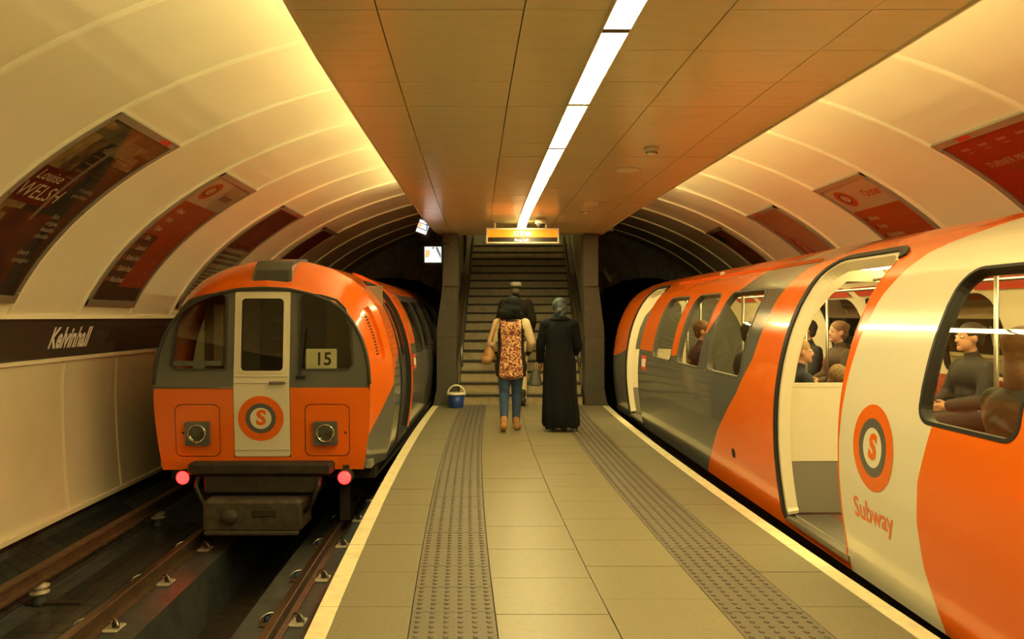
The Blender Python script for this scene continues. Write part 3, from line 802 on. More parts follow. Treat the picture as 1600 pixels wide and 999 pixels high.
# floor, underframe, interior
B().hexa([TR.L(-1.05, UB + .02, -.03), TR.L(1.05, UB + .02, -.03), TR.L(1.05, UE - .05, -.03), TR.L(-1.05, UE - .05, -.03), TR.L(-1.05, UB + .02, .05), TR.L(1.05, UB + .02, .05), TR.L(1.05, UE - .05, .05), TR.L(-1.05, UE - .05, .05)]).build('car_floor', carfloor, tr)
for x0, x1, z0, z1, u0, u1, nm in ((-1.0, 1.0, -.16, -.03, 0, 12.2, 'sole_bar'), (-.6, .6, -.45, -.16, 4.2, 8.4, 'equipment_box')):
    B().hexa([TR.L(x0, u0, z0), TR.L(x1, u0, z0), TR.L(x1, u1, z0), TR.L(x0, u1, z0), TR.L(x0, u0, z1), TR.L(x1, u0, z1), TR.L(x1, u1, z1), TR.L(x0, u1, z1)]).build(nm, under, tr)
def bogie(T, root, uc):
    b = B()
    for s2 in (-1, 1):
        b.hexa([T.L(s2 * .78 - .05, uc - .9, -.45), T.L(s2 * .78 + .05, uc - .9, -.45), T.L(s2 * .78 + .05, uc + .9, -.45), T.L(s2 * .78 - .05, uc + .9, -.45), T.L(s2 * .78 - .05, uc - .9, -.28), T.L(s2 * .78 + .05, uc - .9, -.28), T.L(s2 * .78 + .05, uc + .9, -.28), T.L(s2 * .78 - .05, uc + .9, -.28)])
    b.hexa([T.L(-.75, uc - .15, -.42), T.L(.75, uc - .15, -.42), T.L(.75, uc + .15, -.42), T.L(-.75, uc + .15, -.42), T.L(-.75, uc - .15, -.17), T.L(.75, uc - .15, -.17), T.L(.75, uc + .15, -.17), T.L(-.75, uc + .15, -.17)])
    bo = b.build('bogie', under, root)
    for du in (-.55, .55):
        for s2 in (-1, 1):
            B().lathe([(.05, -.06), (.30, -.06), (.30, -.045), (.28, -.03), (.28, .045), (.2, .05), (.1, .04), (.08, .07), (0, .07)], T.L(s2 * .63, uc + du, -.34), T.r * s2, 24).build('wheel', rail_side, bo, True)
bogie(TR, tr, 2.4); bogie(TR, tr, 10.0)
for sd in (-1, 1):
    for u0, u1 in ((.4, 4.3), (5.6, 10.0)):
        k = int((u1 - u0) / .48); du = (u1 - u0) / k
        for q in range(k):
            a, b_ = u0 + q * du + .008, u0 + (q + 1) * du - .008
            x0, x1 = sorted((sd * .55, sd * 1.0)); 
            so = B().hexa([TR.L(x0, a, .34), TR.L(x1, a, .34), TR.L(x1, b_, .34), TR.L(x0, b_, .34), TR.L(x0, a, .48), TR.L(x1, a, .46), TR.L(x1, b_, .46), TR.L(x0, b_, .48)]).build('seat', seat_m, tr)
            x0, x1 = sorted((sd * .93, sd * 1.03)); 
            B().hexa([TR.L(x0, a, .46), TR.L(x1, a, .46), TR.L(x1, b_, .46), TR.L(x0, b_, .46), TR.L(x0 + (sd > 0) * .03, a, .90), TR.L(x1 - (sd < 0) * .03, a, .90), TR.L(x1 - (sd < 0) * .03, b_, .90), TR.L(x0 + (sd > 0) * .03, b_, .90)]).build('seat_back', seat_m, so)
        x0, x1 = sorted((sd * .62, sd * 1.05))
        B().hexa([TR.L(x0, u0, .05), TR.L(x1, u0, .05), TR.L(x1, u1, .05), TR.L(x0, u1, .05), TR.L(x0, u0, .335), TR.L(x1, u0, .335), TR.L(x1, u1, .335), TR.L(x0, u1, .335)]).build('seat_base', kick, tr)
for q in range(12):
    a = .6 + q * .98
    for sd in (-1, 1):
        if sd < 0 and (3.9 < a < 5.5 or 9.6 < a < 11.2): continue
        TR.sheet('advert_card', zrect(a, a + .8, 1.68, 1.78, .01), -.07, red_card if q % 3 else M('advert_teal', (.10, .22, .18), .5), tr, side=sd)
car_lamp = M('car_lamp', (.9, .88, .8), .5, emit=LAMP, power=CAR_POWER)
for q in range(8):
    a = .9 + q * 1.45
    for sd in (-1, 1):
        lo = B().hexa([TR.L(sd * .34 - .09, a, 1.845), TR.L(sd * .34 + .09, a, 1.845), TR.L(sd * .34 + .09, a + 1.0, 1.845), TR.L(sd * .34 - .09, a + 1.0, 1.845), TR.L(sd * .34 - .12, a - .02, 1.90), TR.L(sd * .34 + .12, a - .02, 1.90), TR.L(sd * .34 + .12, a + 1.02, 1.90), TR.L(sd * .34 - .12, a + 1.02, 1.90)]).build('interior_lamp', car_lamp, tr)
for u in (3.9, 6.6, 8.2, 9.8, 4.9):
    for x in ((-.45, .45) if u != 4.9 else (0.05,)):
        B().tube([TR.L(x, u, .05), TR.L(x, u, 1.9)], .015, 10).build('grab_pole', steel, tr, True)
for sd in (-1, 1):
    B().tube([TR.L(sd * .45, .5, 1.68), TR.L(sd * .45, 12, 1.68)], .013, 8).build('grab_rail', steel, tr, True)

# ---------------- left-hand train (cab end towards us)
def taperL(u, z):
    q = max(0, min(1, u / .55))
    tl = (.055 * max(0, (z - .755)) / .9 + .05 * max(0, (.755 - z)) / .75) * (1 - q)
    k2 = math.sin(PI / 2 * max(0, min(1, u / .65)))
    return .874 + .126 * q, .69 + .31 * k2, tl
TL = Train(-2.339, 7.3, -.016, 1, taperL)
tl = empty('subway_train', TL.L(0, 4, -.62), 'orange and grey subway train showing its cab end and red tail lamps', 'train', 'subway trains')
winL = [(2.93, 3.84), (4.03, 4.93), (5.12, 6.02), (8.4, 9.2), (9.4, 10.2)]
dl = zrect(1.18, 2.06, .06, 1.80, .06, .16); dl2 = zrect(6.9, 7.8, .06, 1.80, .06, .16)
SW = [(0.0, .30), (.39, .61), (.73, .87), (1.0, .98), (1.28, 1.08)]
def clsL(u, s):
    z = prof(s)[1]
    if u < 1.28: return 0 if z > np.interp(u, [p[0] for p in SW], [p[1] for p in SW]) else 1
    if z < 1.08: return 1
    return 0 if u < 3.0 or z > 1.72 else 1
LEN = 12.6
outer = [(0, 0), (LEN, 0), (LEN, SMAX), (0, SMAX)]
whl = [zrect(a, b_, .95, 1.645, .08, .12) for a, b_ in winL]
vent = zrect(.16, .42, 1.0, 1.56, .05)
v, f, mi, nr = cut_panel(outer, whl + [dl, dl2, vent], [zline(SW), [(1.28, Z(1.08)), (LEN, Z(1.08))], [(3.0, Z(1.08)), (3.0, Z(1.72))], [(3.0, Z(1.72)), (LEN, Z(1.72))]], .05, lambda u, s: TL.P(u, s, 0), lambda u, s: TL.N(u, s), clsL, dx=.12, dy=.05)
mesh_obj('body_side', v, f, [orange, grey], tl, mi, True, nr)
v, f, mi, nr = cut_panel(outer, whl, [zline([(0, .755), (LEN, .755)])], .08, lambda u, s: TL.P(u, s, 0, -1), lambda u, s: TL.N(u, s, -1), lambda u, s: 0 if prof(s)[1] > .755 or u < .4 else 1, dx=.12, dy=.07)
mesh_obj('body_side', v, f, [orange, grey], tl, mi, True, nr)
vb = TL.sheet('vent_recess', vent, -.035, orange, tl)
TL.strip('vent_rim', vent, .004, .0, -.036, .001, orange, vb)
for q in range(13):
    z0 = 1.06 + q * .034
    TL.solid('vent_slot', rrect(.30, .345, Z(z0), Z(z0 + .016), .004, 2), -.034, -.030, joint_m, vb)
for sd in (-1, 1):
    for a, b_ in winL:
        hp = zrect(a, b_, .95, 1.645, .08, .12)
        fr = TL.strip('window_frame', hp, .02, .006, -.05, .004, rubber, tl, sd)
        TL.sheet('pane', zrect(a + .01, b_ - .01, .957, 1.637, .075, .115), -.02, gl_side, fr, side=sd)
for poly, a, b_ in ((dl, 1.18, 2.06), (dl2, 6.9, 7.8)):
    TL.strip('door_seal', poly, .03, .02, -.06, .010, rubber, tl)
    for q in range(2):
        u0 = a + q * (b_ - a) / 2 + .004; u1 = a + (q + 1) * (b_ - a) / 2 - .004
        dp = zrect(u0, u1, .07, 1.78, .02, .03); dw = zrect(u0 + .09, u1 - .07, .98, 1.62, .05)
        do = TL.sheet('door', dp, -.045, [orange, grey], tl, lines=[[(u0, Z(1.08)), (u1, Z(1.08))]], classify=lambda u, s: 0 if prof(s)[1] > 1.08 else 1, holes=[dw])
        TL.sheet('door_pane', dw, -.05, gl_side, do)
TL.strip('roof_ridge', zrect(2.10, 2.16, .1, 1.93, .02), .0, .012, -.004, .02, orange, tl)
nl = TL.sheet('notice', zrect(2.42, 2.72, .76, .95, .02), .002, M('notice_red', (.75, .08, .03), .4), tl)
TL.sheet('notice_panel', zrect(2.47, 2.67, .80, .90, .01), .004, white_print, nl)
v = [TL.P(LEN, SMAX * k / 24, 0, 1) for k in range(25)] + [TL.P(LEN, SMAX * k / 24, 0, -1) for k in range(23, -1, -1)]
B().add(v, [tuple(range(len(v)))]).build('car_end', grey, tl)
# cab face
def F(x, z, n=0.0):
    t_ = .055 * max(0, (z - .755)) / .9 + .05 * max(0, (.755 - z)) / .75
    t_ += .045 * (x / 1.0) ** 2 * 0
    return TL.L(x, t_ - n, z)
oR = []
for k in range(41):
    p = TL.P(0, SMAX * k / 40, 0, 1); oR.append((p[0] - TL.o.x, p[2]))
face_outer = [(-x, z) for x, z in oR] + [(x, z) for x, z in reversed(oR[:-1])]
face_outer = face_outer[::-1]
def top_at(x): return float(np.interp(abs(x), [p[0] for p in reversed(oR)], [p[1] for p in reversed(oR)]))
wR = [(.345, .925), (.80, .925), (.845, .965), (.815, 1.33), (.76, 1.49), (.68, 1.57), (.54, 1.612), (.38, 1.63), (.345, 1.60)]
wL = [(-x, z) for x, z in reversed(wR)]
dR = [(-.268, .10), (.262, .10), (.262, 1.655), (-.268, 1.655)]
lampP = [rrect(s2 * .605 - .21, s2 * .605 + .21, .105, .60, .06) for s2 in (-1, 1)]
def topband(x): return top_at(x) - .035
lnB = [(-1.0, .755), (1.0, .755)]
v, f, mi, _ = cut_panel(face_outer, [wR, wL, dR] + lampP, [[(-.99, .755), (-.268, .755)], [(.262, .755), (.99, .755)]], .06, lambda x, z: F(x, z), None, lambda x, z: 1 if z > .755 else 0, dx=.15, dy=.12)
smooth_by_angle(mesh_obj('cab_face', v, f, [orange, grey], tl, mi), 25)
B().tube([F(x, z, .006) for x, z in face_outer if z > .78], .016, 8).build('face_edge_trim', M('trim_dark', (.05, .05, .045), .4), tl, True)
B().tube([F(x, .756, .003) for x in (-1.005, -.6, -.27)], .008, 6).build('waist_trim', grey, tl, True)
def fsolid(name, poly, n0, n1, mat, par, step=.08, holes=()):
    b = B(); P_ = dens(poly, step)
    for n_, fl in ((n1, False), (n0, True)):
        v, f, _, _ = cut_panel(poly, list(holes), [], step, lambda x, z: F(x, z, n_), None, None, dx=.15, dy=.15)
        b.add(v, [q[::-1] for q in f] if fl else f)
    for pl in [P_] + [dens(h_, step) for h_ in holes]:
        b.rings([[F(x, z, n0) for x, z in pl], [F(x, z, n1) for x, z in pl]], cap=False)
    return b.build(name, mat, par)
def ring_poly(poly, d):
    cx_ = sum(p[0] for p in poly) / len(poly); cy_ = sum(p[1] for p in poly) / len(poly); out = []
    n = len(poly)
    for i in range(n):
        p0, p1 = poly[i - 1], poly[(i + 1) % n]; dx, dy = p1[0] - p0[0], p1[1] - p0[1]; l = math.hypot(dx, dy) or 1
        out.append((poly[i][0] + dy / l * d, poly[i][1] - dx / l * d))
    return out
for nm, wp in (('right', wR), ('left', wL)):
    fr = fsolid('cab_window_frame', ring_poly(wp, .018), -.03, .006, M('trim_dark', (.05, .05, .045), .4), tl, holes=[ring_poly(wp, -.008)])
    fsolid('pane', ring_poly(wp, -.006), -.022, -.016, gl_cab, fr)
fsolid('window_sill_strip', rrect(-.83, -.38, .96, 1.005, .01), -.005, .006, grey, tl)
door = fsolid('cab_door', rrect(-.262, .256, .106, 1.652, .02), -.02, .008, train_white, tl, holes=[rrect(-.205, .203, .905, 1.598, .04)])
rim = fsolid('door_window_frame', rrect(-.218, .216, .892, 1.611, .05), .0, .016, train_white, door, holes=[rrect(-.198, .196, .912, 1.591, .04)])
fsolid('door_pane', rrect(-.2, .198, .91, 1.593, .04), -.012, -.006, gl_cab, door)
fsolid('door_rubber', rrect(-.202, .2, .908, 1.595, .04), -.006, .002, rubber, door, holes=[rrect(-.19, .188, .92, 1.583, .035)])
for z_ in (.80, .17, .858):
    B().tube([F(-.25, z_, .012), F(.245, z_, .012)], .004, 6).build('door_seam', M('seam_cream', (.55, .5, .36), .5), door)
b = B(); b.box(TL.o.x + .08, TL.o.x + .225, 7.255, 7.275, .79, .815); b.tube([F(.09, .80, .02), F(.09, .80, .05), F(.22, .80, .05)], .010, 8)
b.build('door_handle', dull_steel, door)
roundel(lambda x, y, o: F(-.012 + x, .467 + y, .009 + o), .213, door) if False else None
def rd(r0, r1, off, mat, nm, par):
    vs = []; fs = []; n = 44
    for k in range(n):
        a = 2 * PI * k / n; vs += [F(-.012 + r0 * math.cos(a), .467 + r0 * math.sin(a), off), F(-.012 + r1 * math.cos(a), .467 + r1 * math.sin(a), off)]
    for k in range(n):
        a = 2 * k; b_ = 2 * ((k + 1) % n); fs.append((a, a + 1, b_ + 1, b_))
    return mesh_obj(nm, vs, fs, mat, par)
rd(.142, .213, .011, orange, 'roundel', door); rd(.100, .142, .011, grey, 'roundel_grey_ring', door); rd(.001, .100, .011, train_white, 'roundel_disc', door)
put_text('roundel_letter', 'S', lambda x, y: F(-.012 + x, .467 + y, .013), orange, door, size=.19, bold=.04, shear=.05, xs=1.05)
for i, s2 in enumerate((-1, 1)):
    pn = fsolid('lamp_panel', rrect(s2 * .605 - .203, s2 * .605 + .203, .112, .593, .055), -.02, .002, orange, tl)
    hb = fsolid('headlamp', rrect(s2 * .595 - .112, s2 * .595 + .112, .215, .44, .015), -.01, .05, grey, tl)
    c_ = F(s2 * .595, .327, .05)
    B().lathe([(.088, -.006), (.088, .006), (.078, .010), (.07, .002), (.03, -.02), (0, -.022)], c_, (0, -1, 0), 24).build('reflector', M('reflector', (.6, .58, .5), .12, metal=1), hb, True)
    B().lathe([(.0, .012), (.04, .010), (.074, .003), (.076, 0), (0, 0)], c_, (0, -1, 0), 24).build('lens', glass('lens_glass', (.8, .8, .75), 1.6), hb, True)
    B().lathe([(.012, -.01), (.012, .004), (0, .005)], F(s2 * .775 if s2 > 0 else -.74, .33, .0), (0, -1, 0), 10).build('lock', joint_m, tl)
cd = fsolid('number_card', rrect(.395, .685, .925, 1.115, .008), -.05, -.046, M('card_white', (.9, .88, .76), .6), tl)
put_text('number', '15', lambda x, y: F(.56 + x, 1.015 + y, -.0445), M('print_black', (.02, .02, .02), .6), cd, size=.17, bold=.02, xs=.95)
wp_ = B().tube([F(.36, .86, .02), F(.365, 1.05, .03), F(.385, 1.30, .03)], .007, 6); wp_.tube([F(.37, 1.0, .035), F(.40, 1.33, .03)], .005, 6)
wp_.build('wiper', rubber, tl)
B().box(TL.o.x + .33, TL.o.x + .41, 7.25, 7.29, .835, .87).build('wiper_motor', rubber, tl)
# destination box on the roof
dest = B()
dx0, dx1 = TL.o.x - .165, TL.o.x + .235
dest.add([(dx0, 7.46, 1.70), (dx1, 7.46, 1.70), (dx1 - .01, 7.50, 1.875), (dx0 + .03, 7.50, 1.875), (dx0, 8.2, 1.75), (dx1, 8.2, 1.75), (dx1 - .02, 8.1, 2.015), (dx0 + .04, 8.1, 2.015), (dx1 - .02, 7.56, 1.955), (dx0 + .04, 7.56, 1.955)],
         [(0, 1, 2, 3), (3, 2, 8, 9), (9, 8, 6, 7), (7, 6, 5, 4), (1, 5, 6, 8, 2), (0, 3, 9, 7, 4)])
do_ = dest.build('destination_box', grey, tl)
B().add([(dx0 + .035, 7.458, 1.73), (dx1 - .03, 7.458, 1.73), (dx1 - .035, 7.494, 1.865), (dx0 + .05, 7.494, 1.865)], [(0, 1, 2, 3)]).build('destination_glass', M('destination_dark', (.06, .065, .055), .1), do_)
# buffer beam, coupler, tail lamps
X0 = TL.o.x
und = B().cbox(X0 - .66, X0 + .67, 7.20, 7.75, -.045, .065, .02).build('buffer_beam', under, tl)
B().cbox(X0 - .52, X0 + .54, 7.24, 7.6, -.225, -.05, .02).build('drag_box', under, tl)
cp = B().cbox(X0 - .48, X0 + .42, 7.10, 7.5, -.55, -.25, .03).build('coupler', M('coupler_iron', (.06, .05, .036), .6, var=.4, scale=14, bump=.3), tl)
B().cbox(X0 - .02, X0 + .20, 7.085, 7.11, -.40, -.33, .008).build('coupler_slot', joint_m, cp)
B().lathe([(.07, 0), (.07, .03), (.04, .05), (0, .05)], (X0 - .22, 7.10, -.40), (0, -1, 0), 16).build('coupler_cone', M('coupler_iron'), cp, True)
B().cbox(X0 - .46, X0 + .40, 7.08, 7.13, -.57, -.53, .01).build('coupler_lip', M('coupler_iron'), cp)
for s2 in (-1, 1):
    B().box(X0 + s2 * .68 - .05, X0 + s2 * .68 + .05, 7.75, 7.95, -.6, -.05).build('guard_iron', under, tl)
    B().tube([(X0 + s2 * .56, 7.22, -.07), (X0 + s2 * .56, 7.16, -.14), (X0 + s2 * .5, 7.18, -.3), (X0 + s2 * .40, 7.22, -.4)], .02, 8).build('hose', rubber, tl, True)
    tx = X0 + (.775 if s2 > 0 else -.735); tz = -.085
    th = B().lathe([(.075, .08), (.075, -.0), (.066, -.012), (.06, -.012)], (tx, 7.30, tz), (0, 1, 0), 20).build('tail_lamp', under, tl, True)
    B().lathe([(.064, .0), (.058, -.018), (.035, -.03), (0, -.034)], (tx, 7.30, tz), (0, 1, 0), 20).build('tail_lamp_lens', M('tail_red', (.6, .03, .02), .3, emit=(1, .0035, .003), power=36), th, True)
    B().box(tx - .03, tx + .03, 7.36, 7.6, tz - .02, .02).build('lamp_bracket', under, th)
for x0, x1, z0, z1, u0, u1, nm in ((-1.0, 1.0, -.16, -.02, .35, 12.4, 'sole_bar'), (-.6, .6, -.45, -.16, 4.2, 8.4, 'equipment_box')):
    B().box(X0 + x0, X0 + x1, 7.3 + u0, 7.3 + u1, z0, z1).build(nm, under, tl)
B().box(X0 - 1.0, X0 + 1.0, 7.42, 19.8, -.02, .05).build('car_floor', dark_int, tl)
bogie(TL, tl, 2.2)
for sd in (-1, 1):
    v, f, mi, nr = cut_panel([(1.15, .03), (LEN - .03, .03), (LEN - .03, SMAX), (1.15, SMAX)], whl + ([dl, dl2] if sd > 0 else []), [], .1, lambda u, s: TL.P(u, s, -.055, sd), None, None, dx=.4, dy=.1)
    smooth_by_angle(mesh_obj('lining', v, f, lining, tl), 40)
    for q in range(6):
        a = 2.6 + q * 1.5
        B().hexa([TL.L(sd * .34 - .08, a, 1.845), TL.L(sd * .34 + .08, a, 1.845), TL.L(sd * .34 + .08, a + 1.0, 1.845), TL.L(sd * .34 - .08, a + 1.0, 1.845), TL.L(sd * .34 - .1, a - .02, 1.89), TL.L(sd * .34 + .1, a - .02, 1.89), TL.L(sd * .34 + .1, a + 1.02, 1.89), TL.L(sd * .34 - .1, a + 1.02, 1.89)]).build('interior_lamp', M('car_lamp_dim', (.9, .88, .8), .5, emit=LAMP, power=3.0), tl)
    x0, x1 = sorted((sd * .6, sd * 1.0))
    for q in range(7):
        a = 2.7 + q * .52
        so = B().hexa([TL.L(x0, a, .10), TL.L(x1, a, .10), TL.L(x1, a + .5, .10), TL.L(x0, a + .5, .10), TL.L(x0, a, .48), TL.L(x1, a, .46), TL.L(x1, a + .5, .46), TL.L(x0, a + .5, .48)]).build('seat', seat_m, tl)
B().box(X0 - .95, X0 + .95, 8.35, 8.38, .05, 1.75).build('cab_bulkhead', dark_int, tl)
B().box(X0 - .35, X0 + .35, 8.33, 8.352, .1, 1.65).build('bulkhead_door', M('bulkhead_grey', (.10, .10, .085), .5), tl)
cab = B().cbox(X0 - .85, X0 - .35, 7.55, 7.85, .05, .85, .03).build('driver_desk', dark_int, tl)
B().cbox(X0 - .66, X0 - .58, 8.2, 8.25, .9, 1.55, .01).build('cab_pipe_red', M('cab_red', (.45, .04, .02), .5), tl)
B().cbox(X0 - .80, X0 - .70, 8.2, 8.25, .9, 1.55, .01).build('cab_pipe_cream', lining, tl)
for q in range(3): B().cbox(X0 - .16, X0 + .0, 8.2, 8.24, 1.02 + q * .17, 1.03 + q * .17, .003).build('cab_shelf', dull_steel, tl)

# ------------------------------------------------------------------ curved posters on the vault
A0, A1 = arc_of_z(1.53), arc_of_z(2.73)
txt_red = M('print_red', (.55, .035, .025), .35)
txt_pale = M('print_pale', (.72, .66, .52), .4)
txt_black = M('print_black', (.02, .02, .02), .6)
def poster(sg, y0, y1, base, label, group):
    e = empty('poster', vault_pt(sg, (y0 + y1) / 2, th_of_arc(A0)), label, 'poster', group)
    H_ = A1 - A0; Wd = y1 - y0
    def pt(x, y, n=0.0):       # x 0..1 in reading direction, y 0..1 upwards
        yy = y0 + Wd * x if sg < 0 else y1 - Wd * x
        return vault_pt(sg, yy, th_of_arc(A0 + H_ * y), n + .004)
    smooth_by_angle(B().slabgrid(lambda u, v, n: pt(.03 + .94 * u, .02 + .96 * v, .006 + n), 4, 24, .006).build('sheet', base, e), 40)
    t = .05
    for nm, f in (('frame_side', lambda u, v, n: pt(t * u, v, n)), ('frame_side', lambda u, v, n: pt(1 - t + t * u, v, n)), ('frame_end', lambda u, v, n: pt(u, .035 * v, n)), ('frame_end', lambda u, v, n: pt(u, 1 - .035 + .035 * v, n))):
        smooth_by_angle(B().slabgrid(f, 4, 24, .022).build(nm, frame_m, e), 40)
    for x in (t / 2, 1 - t / 2):
        for y in (.05, .5, .95):
            p = Vector(pt(x, y, .022)); q = Vector(pt(x, y, .03))
            B().lathe([(.009, 0), (.009, .004), (.004, .008), (0, .008)], p, q - p, 8).build('screw', dull_steel, e)
    smooth_by_angle(B().slabgrid(lambda u, v, n: pt(.05 + .9 * u, .035 + .93 * v, .015 + n), 2, 24, .002).build('pane', glass('poster_glass', (.93, .92, .88), 1.35, .05), e), 40)
    def block(x0, x1, yA, yB, mat, lvl=1, nm='print_block', skew=0.0):
        o = B().grid(lambda u, v: pt(x0 + (x1 - x0) * u + skew * v, yA + (yB - yA) * v, .0125 + .0004 * lvl), 3, 12).build(nm, mat, e)
        return o
    def text(s_, x, y, size, mat, bold=.0, xs=1., shear=0., lvl=4, align='LEFT'):
        put_text('lettering', s_, lambda a, b_: pt(x + a / Wd, y + b_ / H_, .0125 + .0004 * lvl), mat, e, size=size, bold=bold, xs=xs, shear=shear, align=align)
    return e, block, text, pt
def pm(name, rgb=(.5, .5, .5), var=.0, scale=8): return M(name, rgb, .4, var=var, scale=scale)
# left 1: book poster
e, bl, tx, pt = poster(-1, 4.92, 5.92, pm('poster_navy', (.035, .035, .038), .35, 5), 'dark book poster lettered WELSH, nearest poster on the left vault', 'posters on the left vault')
bl(.05, .20, .035, .965, pm('poster_tan', (.34, .23, .10), .5, 9)); bl(.20, .34, .60, .965, pm('poster_umber', (.17, .10, .05), .6, 10)); bl(.20, .30, .40, .50, pm('poster_tan'), 1); bl(.34, .56, .50, .70, pm('poster_plum', (.10, .025, .02), .3, 6), 1)
bl(.05, .95, .86, .965, pm('poster_smoke', (.16, .13, .085), .5, 7), 2)
bl(.05, .55, .47, .66, pm('poster_crimson', (.16, .012, .01), .2, 8), 3); bl(.12, .72, .035, .44, pm('poster_brown', (.13, .03, .015), .45, 5), 2)
bl(.36, .68, .80, .90, pm('poster_sleeve', (.26, .21, .12), .5, 12), 3, skew=.12); bl(.66, .92, .76, .84, pm('poster_sleeve'), 3, skew=-.08)
bl(.46, .50, .40, .95, pm('poster_stick', (.30, .22, .15), .15, 8), 4, 'print_strip')
bl(.72, .86, .968, .995, txt_red, 25, 'red_tag')
tx('Louise', .10, .615, .13, txt_pale, xs=.85, shear=.15); tx('WELSH', .07, .53, .19, txt_pale, xs=.80, shear=.1)
for i, s_ in enumerate(['A cracking', 'good story']): tx(s_, .66, .60 - .035 * i, .055, txt_pale, xs=.8)
for i, s_ in enumerate(['Rich,', 'original,', 'beautiful,', 'plausible']): tx(s_, .70, .44 - .035 * i, .06, txt_pale, xs=.8)
for i, s_ in enumerate(['Utterly', 'contagious']): tx(s_, .66, .245 - .038 * i, .06, txt_pale, xs=.8)
for i in range(6): bl(.36, .52, .86 - .045 * i, .866 - .045 * i, M('print_dim', (.25, .2, .14), .5), 4, 'print_line')
for i in range(5): bl(.60, .82, .80 - .03 * i, .807 - .03 * i, M('print_brown', (.18, .10, .05), .5), 4, 'print_line')
# line diagrams
def diagram(sg, y0, y1, word, label, grp, stations, wc, red):
    e, bl, tx, pt = poster(sg, y0, y1, red, label, grp)
    bl(.05, .95, .74, .965, pm('poster_offwhite', (.62, .57, .45), .06, 5), 1)
    if sg < 0: bl(.60, .95, .74, .965, pm('poster_greyish', (.42, .42, .35), .06, 5), 2, skew=-.10)
    Wd = y1 - y0; H_ = A1 - A0
    def disc(r0, r1, lv, mat, nm):
        vs = []; fs = []; n = 32
        for k in range(n):
            a = 2 * PI * k / n
            for r in (r0, r1): vs.append(pt(.26 + r * math.cos(a) / Wd, .855 + r * math.sin(a) / H_, .0125 + .0004 * lv))
        for k in range(n): fs.append((2 * k, 2 * k + 1, 2 * ((k + 1) % n) + 1, 2 * ((k + 1) % n)))
        mesh_obj(nm, vs, fs, mat, e)
    disc(.085, .13, 4, pm('roundel_red', (.6, .06, .02)), 'roundel'); disc(.055, .085, 4, pm('roundel_dark', (.10, .05, .05)), 'roundel_ring'); disc(.001, .055, 4, txt_pale, 'roundel_disc')
    tx('S', .26, .855, .09, pm('roundel_red', (.6, .06, .02)), .04, align='CENTER', lvl=5)
    tx(word, .60, .85, .15, wc, .02, xs=.8)
    for i, s_ in enumerate(stations):
        y = .665 - .072 * i
        tx(s_, .17, y, .085, txt_pale, .02, xs=.62)
        bl(.10, .135, y - .014, y + .014, pm('bullet_red', (.65, .08, .03)) if sg < 0 else txt_black, 4, 'bullet')
        tx('%d min' % (2 * i + 2), .76, y - .012, .05, M('print_dimred', (.5, .3, .2), .5), .0, xs=.7)
    return e, bl
e, bl = diagram(-1, 7.02, 8.0, 'Inner', 'red line diagram poster headed Inner with a roundel on the left vault', 'posters on the left vault', ['Hillhead', 'Partick', 'Govan', 'Ibrox', 'Cessnock', 'Kinning Park', 'Shields Road', 'West Street'], txt_black, pm('poster_linered', (.34, .045, .018), .1, 4))
bl(.05, .42, .035, .47, pm('poster_linedark', (.045, .04, .04), .1, 4), 1, skew=-.0); bl(.30, .95, .035, .12, pm('poster_linedark'), 1)
e, bl = diagram(1, 7.02, 8.0, 'Outer', 'orange-red line diagram poster headed Outer with a roundel on the right vault', 'posters on the right vault', ['Hillhead', 'Partick', 'Kelvinbridge', 'Cowcaddens', 'Buchanan Street', 'St Enoch'], pm('roundel_red'), pm('poster_lineorange', (.46, .075, .025), .1, 4))
# left 3: pinkish text poster
e, bl, tx, pt = poster(-1, 9.1, 10.06, pm('poster_paleprint', (.46, .40, .30), .1, 6), 'pale poster with a purple picture and printed lines, behind the left train roof', 'posters on the left vault')
bl(.05, .95, .52, .965, pm('poster_mauve', (.20, .06, .06), .5, 7), 1); bl(.08, .6, .80, .93, pm('poster_dusk', (.08, .06, .055), .4, 9), 2); bl(.06, .36, .52, .80, pm('poster_dusk'), 2)
for i in range(3): bl(.10, .85, .46 - .045 * i, .485 - .045 * i, M('print_brown2', (.12, .08, .06), .5), 3, 'print_line')
for i in range(8): bl(.10, .70, .32 - .03 * i, .332 - .03 * i, M('print_brown2'), 3, 'print_line')
bl(.68, .82, .968, .992, txt_red, 25, 'red_tag')
# left 4, plain dark red
e, bl, tx, pt = poster(-1, 11.34, 12.2, pm('poster_darkred', (.20, .02, .015), .15, 5), 'plain dark red poster, farthest one on the left vault', 'posters on the left vault')
for i, s_ in enumerate(['MY', 'TUR', 'IDE']): tx(s_, .2, .62 - .1 * i, .14, M('print_rose', (.32, .10, .07), .5), .02)
# right 1: red prize poster
e, bl, tx, pt = poster(1, 4.92, 5.92, pm('poster_scarlet', (.42, .022, .018), .1, 5), 'bright red poster lettered TURNER PRIZE, nearest poster on the right vault', 'posters on the right vault')
for i, w_ in enumerate((.08, .08, .09, .12)):
    for q in range(5 if i == 3 else 4): bl(.16 + .19 * i + .022 * q, .175 + .19 * i + .022 * q, .905, .92, M('print_gold', (.62, .35, .2), .5), 3, 'print_mark')
    bl(.18 + .19 * i, .24 + .19 * i, .885, .889, M('print_gold'), 3, 'print_line')
tx('TURNER PRIZE', .18, .79, .085, M('print_gold'), .025, xs=.85); bl(.36, .46, .755, .765, M('print_rose'), 3, 'print_line'); bl(.34, .52, .735, .741, M('print_rose'), 3, 'print_line')
tx('2015', .62, .66, .16, M('print_gold'), .02) if False else None
bl(.28, .42, .968, .994, txt_red, 25, 'red_tag')
